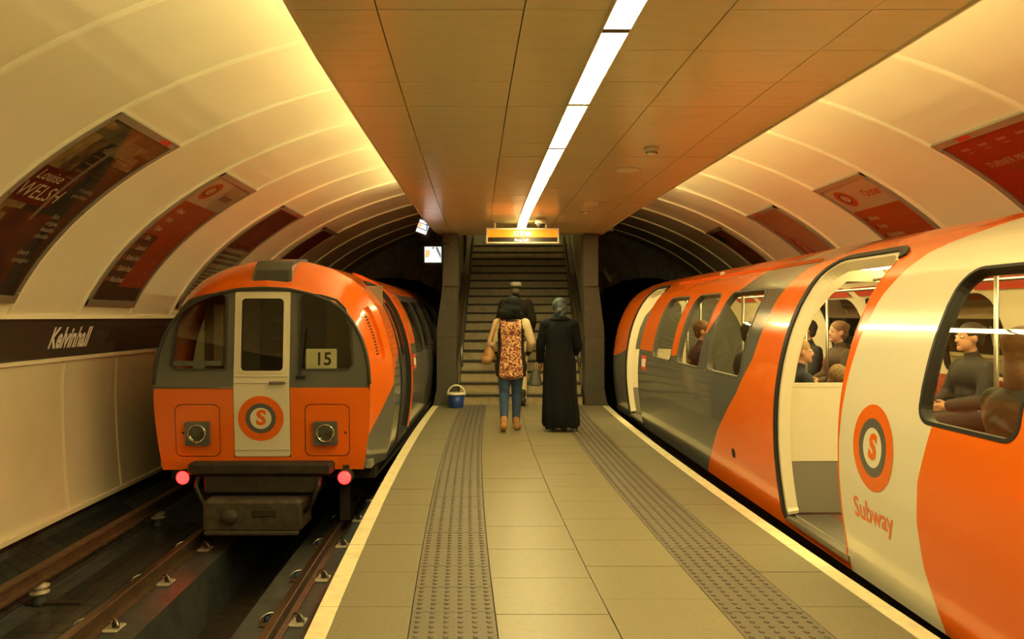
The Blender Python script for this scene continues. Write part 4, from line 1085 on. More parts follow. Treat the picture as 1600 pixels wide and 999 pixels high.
# right 3: pink poster with a boat-like drawing
e, bl, tx, pt = poster(1, 9.12, 10.06, pm('poster_pink', (.58, .33, .24), .1, 5), 'pale pink poster with a dark red outline drawing on the right vault', 'posters on the right vault')
for i in range(9): bl(.14 + .08 * i, .155 + .08 * i, .87, .94, M('print_salmon', (.42, .10, .07), .5), 3, 'print_mark')
dr = [(.10, .78), (.16, .72), (.26, .68), (.38, .60), (.46, .48), (.48, .36), (.40, .26), (.30, .24), (.24, .34), (.20, .50), (.20, .62), (.26, .68)]
B().tube([pt(x, y, .016) for x, y in dr], .012, 6).build('print_outline', M('print_wine', (.22, .015, .015), .5), e)
for x, y in ((.30, .58), (.36, .50), (.30, .44), (.38, .38)): bl(x, x + .06, y, y + .03, M('print_wine'), 4, 'print_mark')
bl(.22, .46, .40, .415, M('print_wine'), 4, 'print_line'); bl(.30, .44, .968, .992, txt_red, 25, 'red_tag')
# right 4: amber and purple
e, bl, tx, pt = poster(1, 11.3, 12.06, pm('poster_amber', (.40, .17, .02), .6, 6), 'amber and purple picture poster, farthest one on the right vault', 'posters on the right vault')
bl(.06, .95, .035, .5, pm('poster_purple', (.12, .025, .03), .5, 7), 1); bl(.05, .4, .82, .96, pm('poster_olive', (.08, .07, .03), .4, 7), 1); bl(.3, .44, .968, .992, txt_red, 25, 'red_tag')

# ------------------------------------------------------------------ hanging sign and small ceiling things
SGX, SGY = cx(10.9) - .005, 10.9
sg_ = empty('exit_sign', (SGX, SGY, 2.44), 'hanging orange and black exit sign in a cream frame', 'sign')
pv = SGX - .02
b = B()
for x0, x1, z0, z1 in ((-.505, .505, 2.44, 2.458), (-.505, .505, 2.632, 2.65), (-.505, -.485, 2.458, 2.632), (.485, .505, 2.458, 2.632)): b.box(SGX + x0, SGX + x1, SGY - .05, SGY + .05, z0, z1)
b.build('frame', M('sign_frame', (.80, .72, .50), .35), sg_)
B().box(SGX - .486, SGX + .486, SGY - .03, SGY + .03, 2.457, 2.633).build('body', joint_m, sg_)
op = B().box(SGX - .484, SGX + .484, SGY - .034, SGY - .031, 2.525, 2.632).build('orange_panel', M('sign_orange', (.85, .20, .01), .25, emit=(1, .26, .01), power=.75), sg_)
bp = B().box(SGX - .484, SGX + .484, SGY - .034, SGY - .031, 2.459, 2.522).build('dark_panel', M('sign_dark', (.03, .02, .015), .2), sg_)
lit = M('sign_white', (.9, .88, .8), .4, emit=(1, .92, .6), power=1.2)
put_text('lettering', 'Exit', lambda x, y: (SGX + .045 + x, SGY - .036, 2.577 + y), lit, op, size=.105, bold=.02)
put_text('lettering', 'Keep Left', lambda x, y: (SGX - .015 + x, SGY - .036, 2.488 + y), lit, bp, size=.05, bold=.015)
vs = []; fs = []
for k in range(24):
    a = 2 * PI * k / 24; vs += [(SGX - .085 + .022 * math.cos(a), SGY - .036, 2.578 + .022 * math.sin(a)), (SGX - .085 + .036 * math.cos(a), SGY - .036, 2.578 + .036 * math.sin(a))]
    fs.append((2 * k, 2 * k + 1, 2 * ((k + 1) % 24) + 1, 2 * ((k + 1) % 24)))
mesh_obj('symbol', vs, fs, lit, op)
for x in (-.385, .33): B().tube([(SGX + x, SGY, 2.645), (SGX + x, SGY, 2.745)], .010, 8).build('hanger_rod', ceramic, sg_, True)
dc = empty('dome_camera', W(.22, 10.6, ZC), 'small dome camera under the ceiling above the exit sign', 'camera')
dm = W(.235, 10.6, ZC)
B().lathe([(.075, 0), (.078, -.06), (.07, -.075), (0, -.075)], dm, n=24).build('housing', fit_m, dc, True)
B().lathe([(.055, -.076), (.052, -.1), (.035, -.12), (0, -.128)], dm, n=20).build('dome', M('dome_smoke', (.05, .05, .05), .05), dc, True)
def detector(y, px, label):
    x = (px - 800) / 1220 * y
    d = empty('smoke_detector', (x, y, ZC), label, 'smoke detector', 'ceiling detectors')
    B().lathe([(.062, 0), (.062, -.012), (.055, -.02), (.052, -.03), (0, -.03)], (x, y, ZC), n=24).build('base', fit_m, d, True)
    h = B().lathe([(.040, -.03), (.038, -.05), (.025, -.056), (0, -.056)], (x, y, ZC), n=20).build('sensor', fit_m, d, True)
    for k in range(10):
        a = 2 * PI * k / 10
        B().box(x + .040 * math.cos(a) - .004, x + .040 * math.cos(a) + .004, y + .040 * math.sin(a) - .004, y + .040 * math.sin(a) + .004, ZC - .047, ZC - .034).build('slot', joint_m, h)
detector(6.15, 1018, 'round smoke detector on the ceiling near the right edge')
detector(9.6, 916, 'small smoke detector on the ceiling farther along, beside a flat plate')
x = (981 - 800) / 1220 * 7.05
B().lathe([(.115, 0), (.115, -.008), (.10, -.014), (.03, -.016), (0, -.016)], (x, 7.05, ZC), n=28).build('speaker_disc', fit_m, None, True)
so = bpy.data.objects['speaker_disc']; tag(so, 'flat round speaker disc set in the ceiling planks', 'speaker')
x = (924 - 800) / 1220 * 9.1
so = B().cbox(x - .09, x + .09, 9.0, 9.25, ZC - .016, ZC - .001, .004).build('ceiling_plate', fit_m); tag(so, 'small flat access plate on the ceiling beside the far smoke detector', 'ceiling plate')

# ------------------------------------------------------------------ monitor, its reflection as a second screen, and camera near the left pillar
def scr_mat():
    m = M('monitor_picture', (.5, .5, .5), .3)
    nt = m.node_tree; b = nt.nodes['Principled BSDF']
    tc = nt.nodes.new('ShaderNodeTexCoord'); sp = nt.nodes.new('ShaderNodeSeparateXYZ'); r = nt.nodes.new('ShaderNodeValToRGB')
    mp = nt.nodes.new('ShaderNodeMath'); mp.operation = 'MULTIPLY_ADD'; mp.inputs[1].default_value = 3.4; mp.inputs[2].default_value = .5
    nt.links.new(tc.outputs['Object'], sp.inputs[0]); nt.links.new(sp.outputs[0], mp.inputs[0]); nt.links.new(mp.outputs[0], r.inputs[0])
    el = r.color_ramp.elements; el[0].position = 0; el[0].color = (.75, .68, .85, 1); el[1].position = 1; el[1].color = (.95, .98, 1, 1)
    for p, c_ in ((.12, (.95, .55, .3, 1)), (.28, (.95, .7, .5, 1)), (.36, (.85, .9, .95, 1)), (.62, (.9, .95, 1, 1)), (.72, (.3, .33, .4, 1)), (.82, (.9, .95, 1, 1))):
        k = el.new(p); k.color = c_
    nt.links.new(r.outputs[0], b.inputs['Emission Color']); b.inputs['Emission Strength'].default_value = 1.1
    return m
MON = scr_mat()
pearl = M('monitor_white_print', (.6, .62, .64), .3, emit=(.85, .9, .95), power=1.1); peach = M('monitor_peach', (.7, .4, .2), .3, emit=(.95, .5, .22), power=.9); slate = M('monitor_slate', (.1, .1, .12), .3, emit=(.18, .2, .25), power=.8)
def monitor(px, py, Y, w, h_, tilt, label, dbl=False):
    x = (px - 800) / 1220 * Y; z = EYE - (py - 495) / 1220 * Y
    e = empty('cctv_monitor', (x, Y, z), label, 'monitor', 'platform monitors')
    R_ = Matrix.Rotation(tilt, 4, 'Y')
    T = lambda a, d, c_: tuple(Vector((x, Y, z)) + R_ @ Vector((a, d, c_)))
    def bx(a0, a1, d0, d1, c0, c1, nm, mat, par):
        return B().hexa([T(a0, d0, c0), T(a1, d0, c0), T(a1, d1, c0), T(a0, d1, c0), T(a0, d0, c1), T(a1, d0, c1), T(a1, d1, c1), T(a0, d1, c1)]).build(nm, mat, par)
    bx(-w / 2 - .02, w / 2 + .02, .0, .22, -h_ / 2 - .02, h_ / 2 + .02, 'casing', rubber, e)
    s_ = bx(-w / 2, w / 2, -.006, -.001, -h_ / 2, h_ / 2, 'screen', pearl, e)
    q = lambda pts, mat, nm: mesh_obj(nm, [T(a * w, -.008, c_ * h_) for a, c_ in pts], [tuple(range(len(pts)))], mat, s_)
    q([(-.48, -.2), (-.28, -.2), (-.16, .05), (-.2, .3), (-.45, .3)], peach, 'picture_train')
    q([(.16, .48), (.30, .48), (.48, .0), (.48, -.3), (.2, .3)], slate, 'picture_edge'); q([(-.05, .36), (.08, .36), (.08, .48), (-.05, .48)], slate, 'picture_end')
    if dbl:
        for c_ in (-.2, .22): q([(-.5, c_), (.5, c_), (.5, c_ + .06), (-.5, c_ + .06)], joint_m, 'picture_bar')
    B().tube([T(0, .12, h_ / 2 + .01), T(0, .12, h_ / 2 + .06), (x + (.24 if not dbl else .10), Y + .12, z + h_ / 2 + .06)], .014, 8).build('bracket', rubber, e)
    return e
monitor(676.5, 398, 12.05, .255, .24, 0.0, 'glowing platform camera monitor beside the left stair pillar')
monitor(661, 355, 11.7, .16, .19, .35, 'reflected screen in the shiny vault, built as a small tilted glowing monitor', True)  # reflection in the glossy vault, modelled as a glowing screen
# bulkhead camera on the right portal
x = (948 - 800) / 1220 * 15.4; z = EYE + (495 - 433) / 1220 * 15.4
ce = empty('tunnel_camera', (x, 15.4, z), 'pale tube camera fixed beside the right tunnel arch', 'camera')
B().tube([(x - .07, 15.35, z + .13), (x - .02, 15.3, z + .03), (x + .06, 15.25, z - .1)], [.05, .05, .045], 12).build('body', ceramic, ce, True)
B().tube([(x - .06, 15.4, z + .1), (x - .08, 15.95, z + .1)], .02, 8).build('bracket', dull_steel, ce, True)

# ------------------------------------------------------------------ bucket
bx_, by_ = (713 - 800) / 1220 * 12.18, 12.18
bk = empty('bucket', (bx_, by_, 0), 'blue bucket with a white lid and raised white handle', 'bucket')
blue = M('bucket_blue', (.012, .05, .26), .35)
wht = M('bucket_white', (.82, .78, .62), .4)
B().lathe([(0, .0), (.105, .0), (.11, .008), (.125, .20), (.122, .20), (.108, .012), (0, .012)], (bx_, by_, .001), n=28).build('tub', blue, bk, True)
B().lathe([(0, .205), (.128, .205), (.134, .198), (.134, .222), (.12, .235), (0, .235)], (bx_, by_, .001), n=28).build('lid', wht, bk, True)
B().tube([(bx_ + .135 * math.cos(a), by_, .20 + .15 * math.sin(a)) for a in [PI * k / 16 for k in range(17)]], .013, 10).build('handle', wht, bk, True)
for s2 in (-1, 1): B().lathe([(.02, 0), (.02, .015), (0, .018)], (bx_ + s2 * .122, by_, .20), (s2, 0, 0), 12).build('handle_pivot', wht, bk, True)

# ------------------------------------------------------------------ people
def _cap(b, p0, r0, p1, r1, n=12, sx=1.0):
    p0, p1 = Vector(p0), Vector(p1); a = p1 - p0; L = a.length or 1e-4; a = a / L
    prof_ = [(max(1e-3, r0 * math.cos(t)), r0 * math.sin(t)) for t in [-PI / 2 + PI / 2 * k / 4 for k in range(5)]] + [(max(1e-3, r1 * math.cos(t)), L + r1 * math.sin(t)) for t in [PI / 2 * k / 4 for k in range(5)]]
    b.lathe(prof_, p0, a, n)
def _ell(b, c, r, yaw=0.0, tilt=0.0, n=16):
    c = Vector(c); R_ = Matrix.Rotation(yaw, 3, 'Z') @ Matrix.Rotation(tilt, 3, 'X'); rs = []
    for i in range(11):
        t = -PI / 2 + PI * i / 10; k = max(.01, math.cos(t))
        rs.append([tuple(c + R_ @ Vector((r[0] * k * math.cos(2 * PI * q / n), r[1] * k * math.sin(2 * PI * q / n), r[2] * math.sin(t)))) for q in range(n)])
    b.rings(rs)
def blob(name, prims, mats, parent, voxel=.012, iters=4, mat_fn=None, tf=None):
    b = B()
    T = tf or (lambda p: p)
    for p in prims:
        if p[0] == 'c': _cap(b, T(p[1]), p[2], T(p[3]), p[4])
        else: _ell(b, T(p[1]), p[2], (p[3] if len(p) > 3 else 0) + (tf.yaw if tf else 0), p[4] if len(p) > 4 else 0)
    o = b.build(name, mats[0] if isinstance(mats, (list, tuple)) else mats, parent)
    rm = o.modifiers.new('r', 'REMESH'); rm.mode = 'VOXEL'; rm.voxel_size = voxel; rm.use_smooth_shade = True
    sm = o.modifiers.new('s', 'SMOOTH'); sm.factor = .5; sm.iterations = iters
    dg = bpy.context.evaluated_depsgraph_get(); dg.update()
    me = bpy.data.meshes.new_from_object(o.evaluated_get(dg)); old = o.data
    o.modifiers.clear(); o.data = me; bpy.data.meshes.remove(old); me.name = name
    me.materials.clear()
    for m in (mats if isinstance(mats, (list, tuple)) else [mats]): me.materials.append(m)
    me.polygons.foreach_set('use_smooth', [True] * len(me.polygons))
    if mat_fn:
        off = wl(o)
        me.polygons.foreach_set('material_index', [mat_fn(p.center + off) for p in me.polygons])
    me.update()
    return o
class TF:
    def __init__(s, x, y, z, yaw=0.0, k=1.0): s.o = Vector((x, y, z)); s.yaw = yaw; s.k = k; s.R = Matrix.Rotation(yaw, 3, 'Z')
    def __call__(s, p): return s.o + s.R @ (Vector(p) * s.k)
    def inv(s, p): return (s.R.inverted() @ (Vector(p) - s.o)) / s.k
def hand(w, d, side, k=1.0, curl=.5):
    """primitives of a relaxed hand: wrist w, direction d, thumb towards 'side' vector"""
    w = Vector(w); d = Vector(d).normalized(); t = Vector(side); t = (t - d * t.dot(d)).normalized(); n = d.cross(t).normalized()
    P = [('c', w, .026 * k, w + d * .045 * k, .030 * k), ('c', w + d * .03 * k - t * .018 * k, .02 * k, w + d * .08 * k - t * .022 * k, .014 * k), ('c', w + d * .03 * k + t * .018 * k, .02 * k, w + d * .085 * k + t * .02 * k, .014 * k)]
    for i, l in enumerate((.066, .078, .072, .055)):
        b0 = w + d * .085 * k + t * (.030 - .020 * i) * k
        m = b0 + (d * .9 + n * .35 * curl) * l * .55 * k; e = m + (d * .5 + n * .85 * curl) * l * .5 * k
        P += [('c', b0, .0095 * k, m, .009 * k), ('c', m, .009 * k, e, .0078 * k)]
    b0 = w + d * .03 * k + t * .03 * k; m = b0 + (d * .6 + t * .7) * .035 * k; e = m + (d * .9 + t * .15) * .03 * k
    P += [('c', b0, .013 * k, m, .0105 * k), ('c', m, .0105 * k, e, .009 * k)]
    return P
def head_prims(c, k=1.0, f=(0, 1, 0)):
    c = Vector(c); f = Vector(f).normalized(); r = Vector((f.y, -f.x, 0)).normalized(); up = Vector((0, 0, 1))
    yaw = math.atan2(-f.x, f.y)
    P = [('e', c + up * .03 * k - f * .012 * k, (.076 * k, .095 * k, .088 * k), yaw), ('e', c - up * .035 * k + f * .02 * k, (.060 * k, .072 * k, .075 * k), yaw),
         ('c', c + f * .088 * k + up * .012 * k, .010 * k, c + f * .104 * k - up * .022 * k, .014 * k), ('c', c + f * .074 * k - up * .085 * k, .022 * k, c + f * .078 * k - up * .08 * k, .022 * k)]
    for s2 in (-1, 1): P.append(('e', c + r * s2 * .078 * k - up * .004 * k, (.010 * k, .020 * k, .031 * k), yaw))
    return P
def face_bits(body, c, k, f, tf=None, lips=(.35, .10, .08)):
    c = Vector(c); f = Vector(f).normalized(); r = Vector((f.y, -f.x, 0)).normalized(); up = Vector((0, 0, 1))
    if tf: c = tf(c); f = tf.R @ f; r = tf.R @ r
    for s2 in (-1, 1):
        e = B(); p = c + f * .080 * k + r * s2 * .030 * k + up * .012 * k
        _ell(e, p, (.012 * k,) * 3, n=10); eo = e.build('eye', M('eye_white', (.8, .76, .68), .3), body, True)
        e = B(); _ell(e, p + f * .008 * k, (.006 * k,) * 3, n=8); e.build('iris', M('iris', (.03, .02, .012), .2), eo, True)
        B().tube([tuple(p + f * .009 * k + up * .017 * k + r * t * .017 * k - up * abs(t) * .003 * k) for t in (-1, -.3, .4, 1)], .003 * k, 6).build('eyebrow', M('brow', (.05, .03, .02), .8), body)
    m = c + f * .090 * k - up * .052 * k
    B().tube([tuple(m + r * t * .022 * k - f * abs(t) * .007 * k) for t in (-1, -.5, 0, .5, 1)], [.003 * k, .0065 * k, .006 * k, .0065 * k, .003 * k], 8).build('mouth', M('lips', lips, .5), body, True)

# --- woman in the leopard-print top
tf = TF(-.012, 9.72, 0)
w1 = empty('person', tf((0, 0, 0)), 'walker in a leopard-print tunic, blue jeans and dark headscarf, seen from behind', 'person', 'people walking to the stairs')
F1 = (.1, 1, .0); HC = (.02, .03, 1.545)
hipL, hipR = (-.085, 0, .86), (.085, 0, .86)
knL, knR = (-.085, .02, .47), (.07, .13, .48); anL, anR = (-.085, -.16, .115), (.065, .08, .09)
shL, shR = (-.165, .0, 1.335), (.175, .0, 1.335); elL, elR = (-.245, -.02, 1.09), (.255, -.02, 1.10); wrL, wrR = (-.205, .13, .98), (.22, .14, .97)
legs = lambda g: [('c', hipL, .085 + g, knL, .055 + g), ('c', knL, .055 + g, anL, .036 + g), ('c', hipR, .085 + g, knR, .055 + g), ('c', knR, .055 + g, anR, .036 + g)]
feet = lambda g: [('c', (-.085, -.19, .085), .036 + g, (-.095, -.07, .036), .030 + g), ('c', (-.095, -.07, .036), .030 + g, (-.10, .0, .028), .024 + g), ('c', (.065, .06, .05), .036 + g, (.09, .19, .035), .030 + g), ('c', (.09, .19, .035), .030 + g, (.095, .25, .028), .022 + g)]
arms = lambda g: [('c', shL, .052 + g, elL, .042 + g), ('c', elL, .042 + g, wrL, .028 + g), ('c', shR, .052 + g, elR, .042 + g), ('c', elR, .042 + g, wrR, .028 + g)]
torso = lambda g: [('e', (0, 0, .92), (.165 + g, .12 + g, .14 + g)), ('e', (0, .0, 1.10), (.145 + g, .105 + g, .17 + g)), ('e', (.005, .0, 1.27), (.185 + g, .11 + g, .13 + g)), ('c', (.005, 0, 1.35), .06 + g, (.015, .015, 1.44), .05)]
body = blob('body', torso(0) + legs(0) + feet(0) + arms(0) + head_prims(HC, 1, F1) + hand(wrL, (.2, .8, -.4), (1, 0, .3)) + hand(wrR, (-.2, .8, -.4), (-1, 0, .3)), skin_dark, w1, .009, 3, tf=tf)
face_bits(body, HC, 1, F1, tf)
leo = leopard(); tun_b = M('tunic_black', (.012, .012, .012), .8); tun_c = M('sleeve_cream', (.62, .50, .30), .8, var=.06, scale=30)
def tunic_mat(p):
    q = tf.inv(p); a = abs(q.x)
    if q.z > 1.36 and a < .07: return 1
    edge = .125 + .03 * max(0, min(1, (1.0 - q.z) / .35))
    if a < edge: return 0
    if q.z > .98 and a > (.155 if q.z < 1.27 else .115 + (1.40 - q.z) * .2) + .01: return 2
    return 1
blob('tunic', torso(.022) + [('c', shL, .066, elL, .056), ('c', elL, .056, wrL, .040), ('c', shR, .066, elR, .056), ('c', elR, .056, wrR, .040), ('e', (0, -.0, .80), (.205, .155, .17)), ('e', (0, 0, .70), (.195, .15, .06)), ('e', (0, .0, .98), (.175, .135, .2))], [leo, tun_b, tun_c], w1, .011, 4, tunic_mat, tf)
blob('jeans', legs(.012) + [('e', (0, 0, .88), (.17, .13, .12))], M('denim', (.035, .075, .16), .85, var=.25, scale=30), w1, .010, 3, tf=tf)
blob('shoe', [('c', (-.085, -.20, .085), .045, (-.095, -.07, .040), .038), ('c', (-.095, -.07, .038), .038, (-.10, .01, .031), .030), ('c', (-.085, -.18, .10), .044, (-.085, -.16, .165), .045)], M('shoe_tan', (.42, .20, .06), .6), w1, .009, 3, tf=tf)
blob('shoe', [('c', (.065, .05, .045), .044, (.09, .19, .040), .038), ('c', (.09, .19, .038), .038, (.097, .26, .032), .030), ('c', (.065, .06, .08), .042, (.065, .075, .15), .043)], M('shoe_tan'), w1, .009, 3, tf=tf)
blob('headscarf', [('e', (.02, .015, 1.575), (.098, .115, .108)), ('e', (.0, -.03, 1.50), (.125, .105, .085)), ('e', (-.045, -.05, 1.455), (.12, .09, .075)), ('e', (.05, .0, 1.44), (.11, .10, .06)), ('c', (-.12, -.03, 1.44), .05, (.1, -.03, 1.42), .045)], M('scarf_charcoal', (.008, .010, .009), .9, var=.3, scale=25, bump=.2, spec=.2), w1, .011, 4, tf=tf)
# shoulder bag
bag = empty('handbag', tf((-.27, .02, .88)), 'tan slouchy shoulder bag hanging from the left arm of the leopard-print walker', 'handbag')
tanb = M('bag_tan', (.40, .22, .08), .6, var=.15, scale=20)
blob('bag_body', [('e', (-.275, .02, .93), (.075, .13, .10)), ('e', (-.30, -.02, .88), (.07, .12, .06)), ('e', (-.27, .03, 1.0), (.05, .10, .08))], tanb, bag, .010, 4, tf=tf)
B().tube([tf(p) for p in ((-.25, -.04, 1.04), (-.215, -.09, 1.2), (-.16, -.085, 1.36), (-.13, .0, 1.415), (-.15, .09, 1.33), (-.22, .10, 1.15), (-.26, .09, 1.03))], .014, 8).build('strap', tanb, bag, True)

# --- woman in the long black coat dress
tf2 = TF(.592, 9.72, 0)
w2 = empty('person', tf2((0, 0, 0)), 'walker in a long black dress and patterned blue headscarf, seen from behind', 'person', 'people walking to the stairs')
HC2 = (.0, .03, 1.53)
shL, shR = (-.175, 0, 1.32), (.175, 0, 1.32); elL, elR = (-.235, .02, 1.06), (.23, .03, 1.06); wrL, wrR = (-.235, .10, .84), (.21, .20, .95)
arms2 = lambda g: [('c', shL, .055 + g, elL, .045 + g), ('c', elL, .045 + g, wrL, .03 + g), ('c', shR, .055 + g, elR, .045 + g), ('c', elR, .045 + g, wrR, .03 + g)]
torso2 = [('e', (0, 0, .92), (.165, .12, .15)), ('e', (0, 0, 1.1), (.145, .105, .18)), ('e', (0, 0, 1.27), (.185, .11, .13)), ('c', (0, 0, 1.34), .06, (0, .015, 1.44), .05)]
legs2 = [('c', (-.08, 0, .86), .085, (-.08, .03, .47), .055), ('c', (-.08, .03, .47), .055, (-.07, .10, .1), .036), ('c', (.08, 0, .86), .085, (.08, .05, .47), .055), ('c', (.08, .05, .47), .055, (.05, -.08, .1), .036), ('c', (-.07, .08, .045), .034, (-.07, .2, .03), .026), ('c', (.05, -.10, .05), .034, (.05, .05, .03), .028)]
body = blob('body', torso2 + legs2 + arms2(0) + head_prims(HC2) + hand(wrL, (0, .25, -1), (0, 1, 0)) + hand(wrR, (-.1, .9, -.3), (-1, 0, .2)), skin_dark, w2, .009, 3, tf=tf2)
face_bits(body, HC2, 1, (0, 1, 0), tf2)
blk = M('dress_black', (.006, .0065, .008), .85, var=.25, scale=20, bump=.1, spec=.2)
# skirted dress as folded rings
rs = []; 
for z, rx, ry, x0, y0 in ((.055, .215, .18, .02, -.02), (.10, .225, .19, .015, -.02), (.25, .222, .185, .01, -.01), (.45, .212, .17, .0, 0), (.65, .208, .16, 0, 0), (.85, .205, .15, 0, 0), (1.0, .175, .135, 0, 0), (1.12, .168, .128, 0, 0), (1.25, .205, .13, 0, 0), (1.33, .20, .11, 0, .0), (1.38, .13, .085, 0, .005), (1.42, .07, .065, 0, .01)):
    fold = .014 * max(0, 1 - z / .95)
    rs.append([tuple(tf2((x0 + (rx + fold * math.sin(7 * a + z * 3) + fold * .6 * math.sin(13 * a)) * math.cos(a), y0 + (ry + fold * math.sin(7 * a + z * 3)) * math.sin(a), z + (.02 * math.sin(3 * a) if z < .07 else 0)))) for a in [2 * PI * k / 48 for k in range(48)]])
smooth_by_angle(B().rings(rs).build('dress', blk, w2), 60)
blob('sleeve', [('c', shL, .072, elL, .062), ('c', elL, .062, (-.24, .09, .88), .052), ('e', (-.15, 0, 1.32), (.08, .09, .08))], blk, w2, .011, 4, tf=tf2)
blob('sleeve', [('c', shR, .072, elR, .062), ('c', elR, .062, (.215, .18, .97), .052), ('e', (.15, 0, 1.32), (.08, .09, .08))], blk, w2, .011, 4, tf=tf2)
scarf2 = M('scarf_blue', (.05, .085, .095), .75)
nt = scarf2.node_tree; vn = nt.nodes.new('ShaderNodeTexVoronoi'); vn.inputs['Scale'].default_value = 22; rp = nt.nodes.new('ShaderNodeValToRGB'); tc = nt.nodes.new('ShaderNodeTexCoord')
e = rp.color_ramp.elements; e[0].position = .15; e[0].color = (.20, .17, .12, 1); e[1].position = .6; e[1].color = (.02, .035, .045, 1); k = e.new(.38); k.color = (.04, .09, .10, 1)
nt.links.new(tc.outputs['Object'], vn.inputs['Vector']); nt.links.new(vn.outputs['Distance'], rp.inputs[0]); nt.links.new(rp.outputs[0], nt.nodes['Principled BSDF'].inputs['Base Color'])
blob('headscarf', [('e', (0, .015, 1.555), (.094, .112, .105)), ('e', (.01, -.03, 1.50), (.085, .085, .09)), ('e', (.02, -.045, 1.45), (.065, .06, .06)), ('e', (0, .01, 1.43), (.09, .085, .05))], scarf2, w2, .010, 4, tf=tf2)
blob('collar', [('e', (0, -.01, 1.385), (.13, .10, .045))], blk, w2, .011, 3, tf=tf2)
blob('shoe', [('c', (.05, -.11, .045), .042, (.05, .05, .035), .033)], M('shoe_black', (.012, .012, .012), .45), w2, .009, 2, tf=tf2)
blob('shoe', [('c', (-.07, .08, .045), .042, (-.07, .21, .035), .033)], M('shoe_black'), w2, .009, 2, tf=tf2)
hb = empty('handbag', tf2((-.27, .1, .55)), 'grey-green tote handbag held by the walker in the black dress', 'handbag')
rs = []
for z, rx, ry in ((.555, .07, .12), (.57, .085, .145), (.66, .07, .14), (.74, .035, .12), (.765, .015, .115)):
    rs.append([tuple(tf2((-.30 + .03 * (z - .6) + rx * math.copysign(abs(math.cos(a)) ** .7, math.cos(a)), .12 + ry * math.copysign(abs(math.sin(a)) ** .7, math.sin(a)), z))) for a in [2 * PI * k / 24 for k in range(24)]])
gb = M('bag_greygreen', (.10, .11, .085), .5, var=.3, scale=22)
smooth_by_angle(B().rings(rs).build('bag_body', gb, hb), 50)
for dy in (-.0, .0): pass
for dx in (-.02, .02): B().tube([tf2((-.30 + dx, .05, .755)), tf2((-.275 + dx * .7, .075, .83)), tf2((-.25 + dx * .3, .12, .775 + .08)), tf2((-.275 + dx * .7, .16, .83)), tf2((-.30 + dx, .19, .755))], .007, 8).build('handle', M('bag_handle', (.35, .28, .16), .5), hb, True)

# --- man in the cap climbing the first steps
tf3 = TF((806 - 800) / 1220 * 12.75, 12.78, 0)
w3 = empty('person', (tf3.o.x, 12.4, 0), 'climber in a grey flat cap, dark jacket and beige trousers on the lowest steps', 'person', 'people walking to the stairs')
HC3 = (.0, .05, 1.875)
shL, shR = (-.20, .02, 1.63), (.20, .02, 1.63); elL, elR = (-.27, .0, 1.35), (.275, -.01, 1.36); wrL, wrR = (-.25, .14, 1.16), (.25, .12, 1.15)
kL, aL = (-.09, .28, .86), (-.09, .18, .42); kR, aR = (.11, -.05, .62), (.11, -.40, .13)
legs3 = lambda g: [('c', (-.095, .02, 1.10), .095 + g, kL, .062 + g), ('c', kL, .062 + g, aL, .042 + g), ('c', (.095, 0, 1.10), .095 + g, kR, .062 + g), ('c', kR, .062 + g, aR, .042 + g)]
torso3 = lambda g: [('e', (0, 0, 1.15), (.175 + g, .125 + g, .15 + g)), ('e', (0, .01, 1.34), (.165 + g, .12 + g, .18 + g)), ('e', (0, .02, 1.55), (.21 + g, .125 + g, .14 + g)), ('c', (0, .02, 1.66), .065 + g * .5, (0, .04, 1.78), .056)]
arms3 = lambda g: [('c', shL, .062 + g, elL, .05 + g), ('c', elL, .05 + g, wrL, .034 + g), ('c', shR, .062 + g, elR, .05 + g), ('c', elR, .05 + g, wrR, .034 + g)]
feet3 = [('c', (.11, -.42, .09), .038, (.11, -.30, .045), .034), ('c', (.11, -.30, .045), .034, (.11, -.25, .035), .028), ('c', (-.09, .15, .385), .038, (-.09, .30, .372), .032)]
body = blob('body', torso3(0) + legs3(0) + arms3(0) + feet3 + head_prims(HC3, 1.04) + hand(wrL, (.1, .5, -.8), (0, 1, .3), 1.08) + hand(wrR, (-.1, .5, -.8), (0, 1, .3), 1.08), skin, w3, .009, 3, tf=tf3)
face_bits(body, HC3, 1.04, (0, 1, 0), tf3)
jk = M('jacket_dark', (.017, .015, .010), .85, var=.2, scale=18, spec=.2)
blob('jacket', torso3(.03) + arms3(.02) + [('e', (0, 0, 1.05), (.21, .165, .11)), ('e', (0, .03, 1.69), (.10, .09, .05))], jk, w3, .012, 4, tf=tf3)
blob('trousers', legs3(.02) + [('e', (0, 0, 1.08), (.18, .14, .11))], M('trousers_beige', (.55, .44, .24), .8, var=.08, scale=20), w3, .011, 3, tf=tf3)
bt = M('boot_black', (.02, .016, .012), .5)
blob('boot', [('c', (.11, -.44, .085), .046, (.11, -.30, .050), .044), ('c', (.11, -.30, .046), .042, (.11, -.23, .040), .034), ('c', (.11, -.42, .10), .047, (.11, -.40, .22), .052)], bt, w3, .009, 3, tf=tf3)
blob('boot', [('c', (-.09, .14, .385), .046, (-.09, .31, .376), .038), ('c', (-.09, .15, .42), .047, (-.09, .17, .52), .052)], bt, w3, .009, 3, tf=tf3)
blob('hair', [('e', (0, .015, 1.875), (.083, .088, .075)), ('e', (0, -.02, 1.83), (.07, .06, .05))], M('hair_grey', (.10, .085, .065), .9), w3, .010, 3, tf=tf3)
cap = blob('flat_cap', [('e', (0, .025, 1.955), (.104, .122, .040)), ('e', (0, .0, 1.935), (.098, .112, .034)), ('e', (0, .14, 1.925), (.075, .065, .014))], M('cap_grey', (.22, .20, .145), .9, var=.25, scale=60), w3, .009, 3, tf=tf3)
B().tube([tf3((.099 * math.cos(a), .012 + .112 * math.sin(a), 1.918)) for a in [2 * PI * k / 24 for k in range(24)]], .012, 8, closed=True).build('cap_band', M('cap_band', (.12, .11, .08), .9), cap, True)

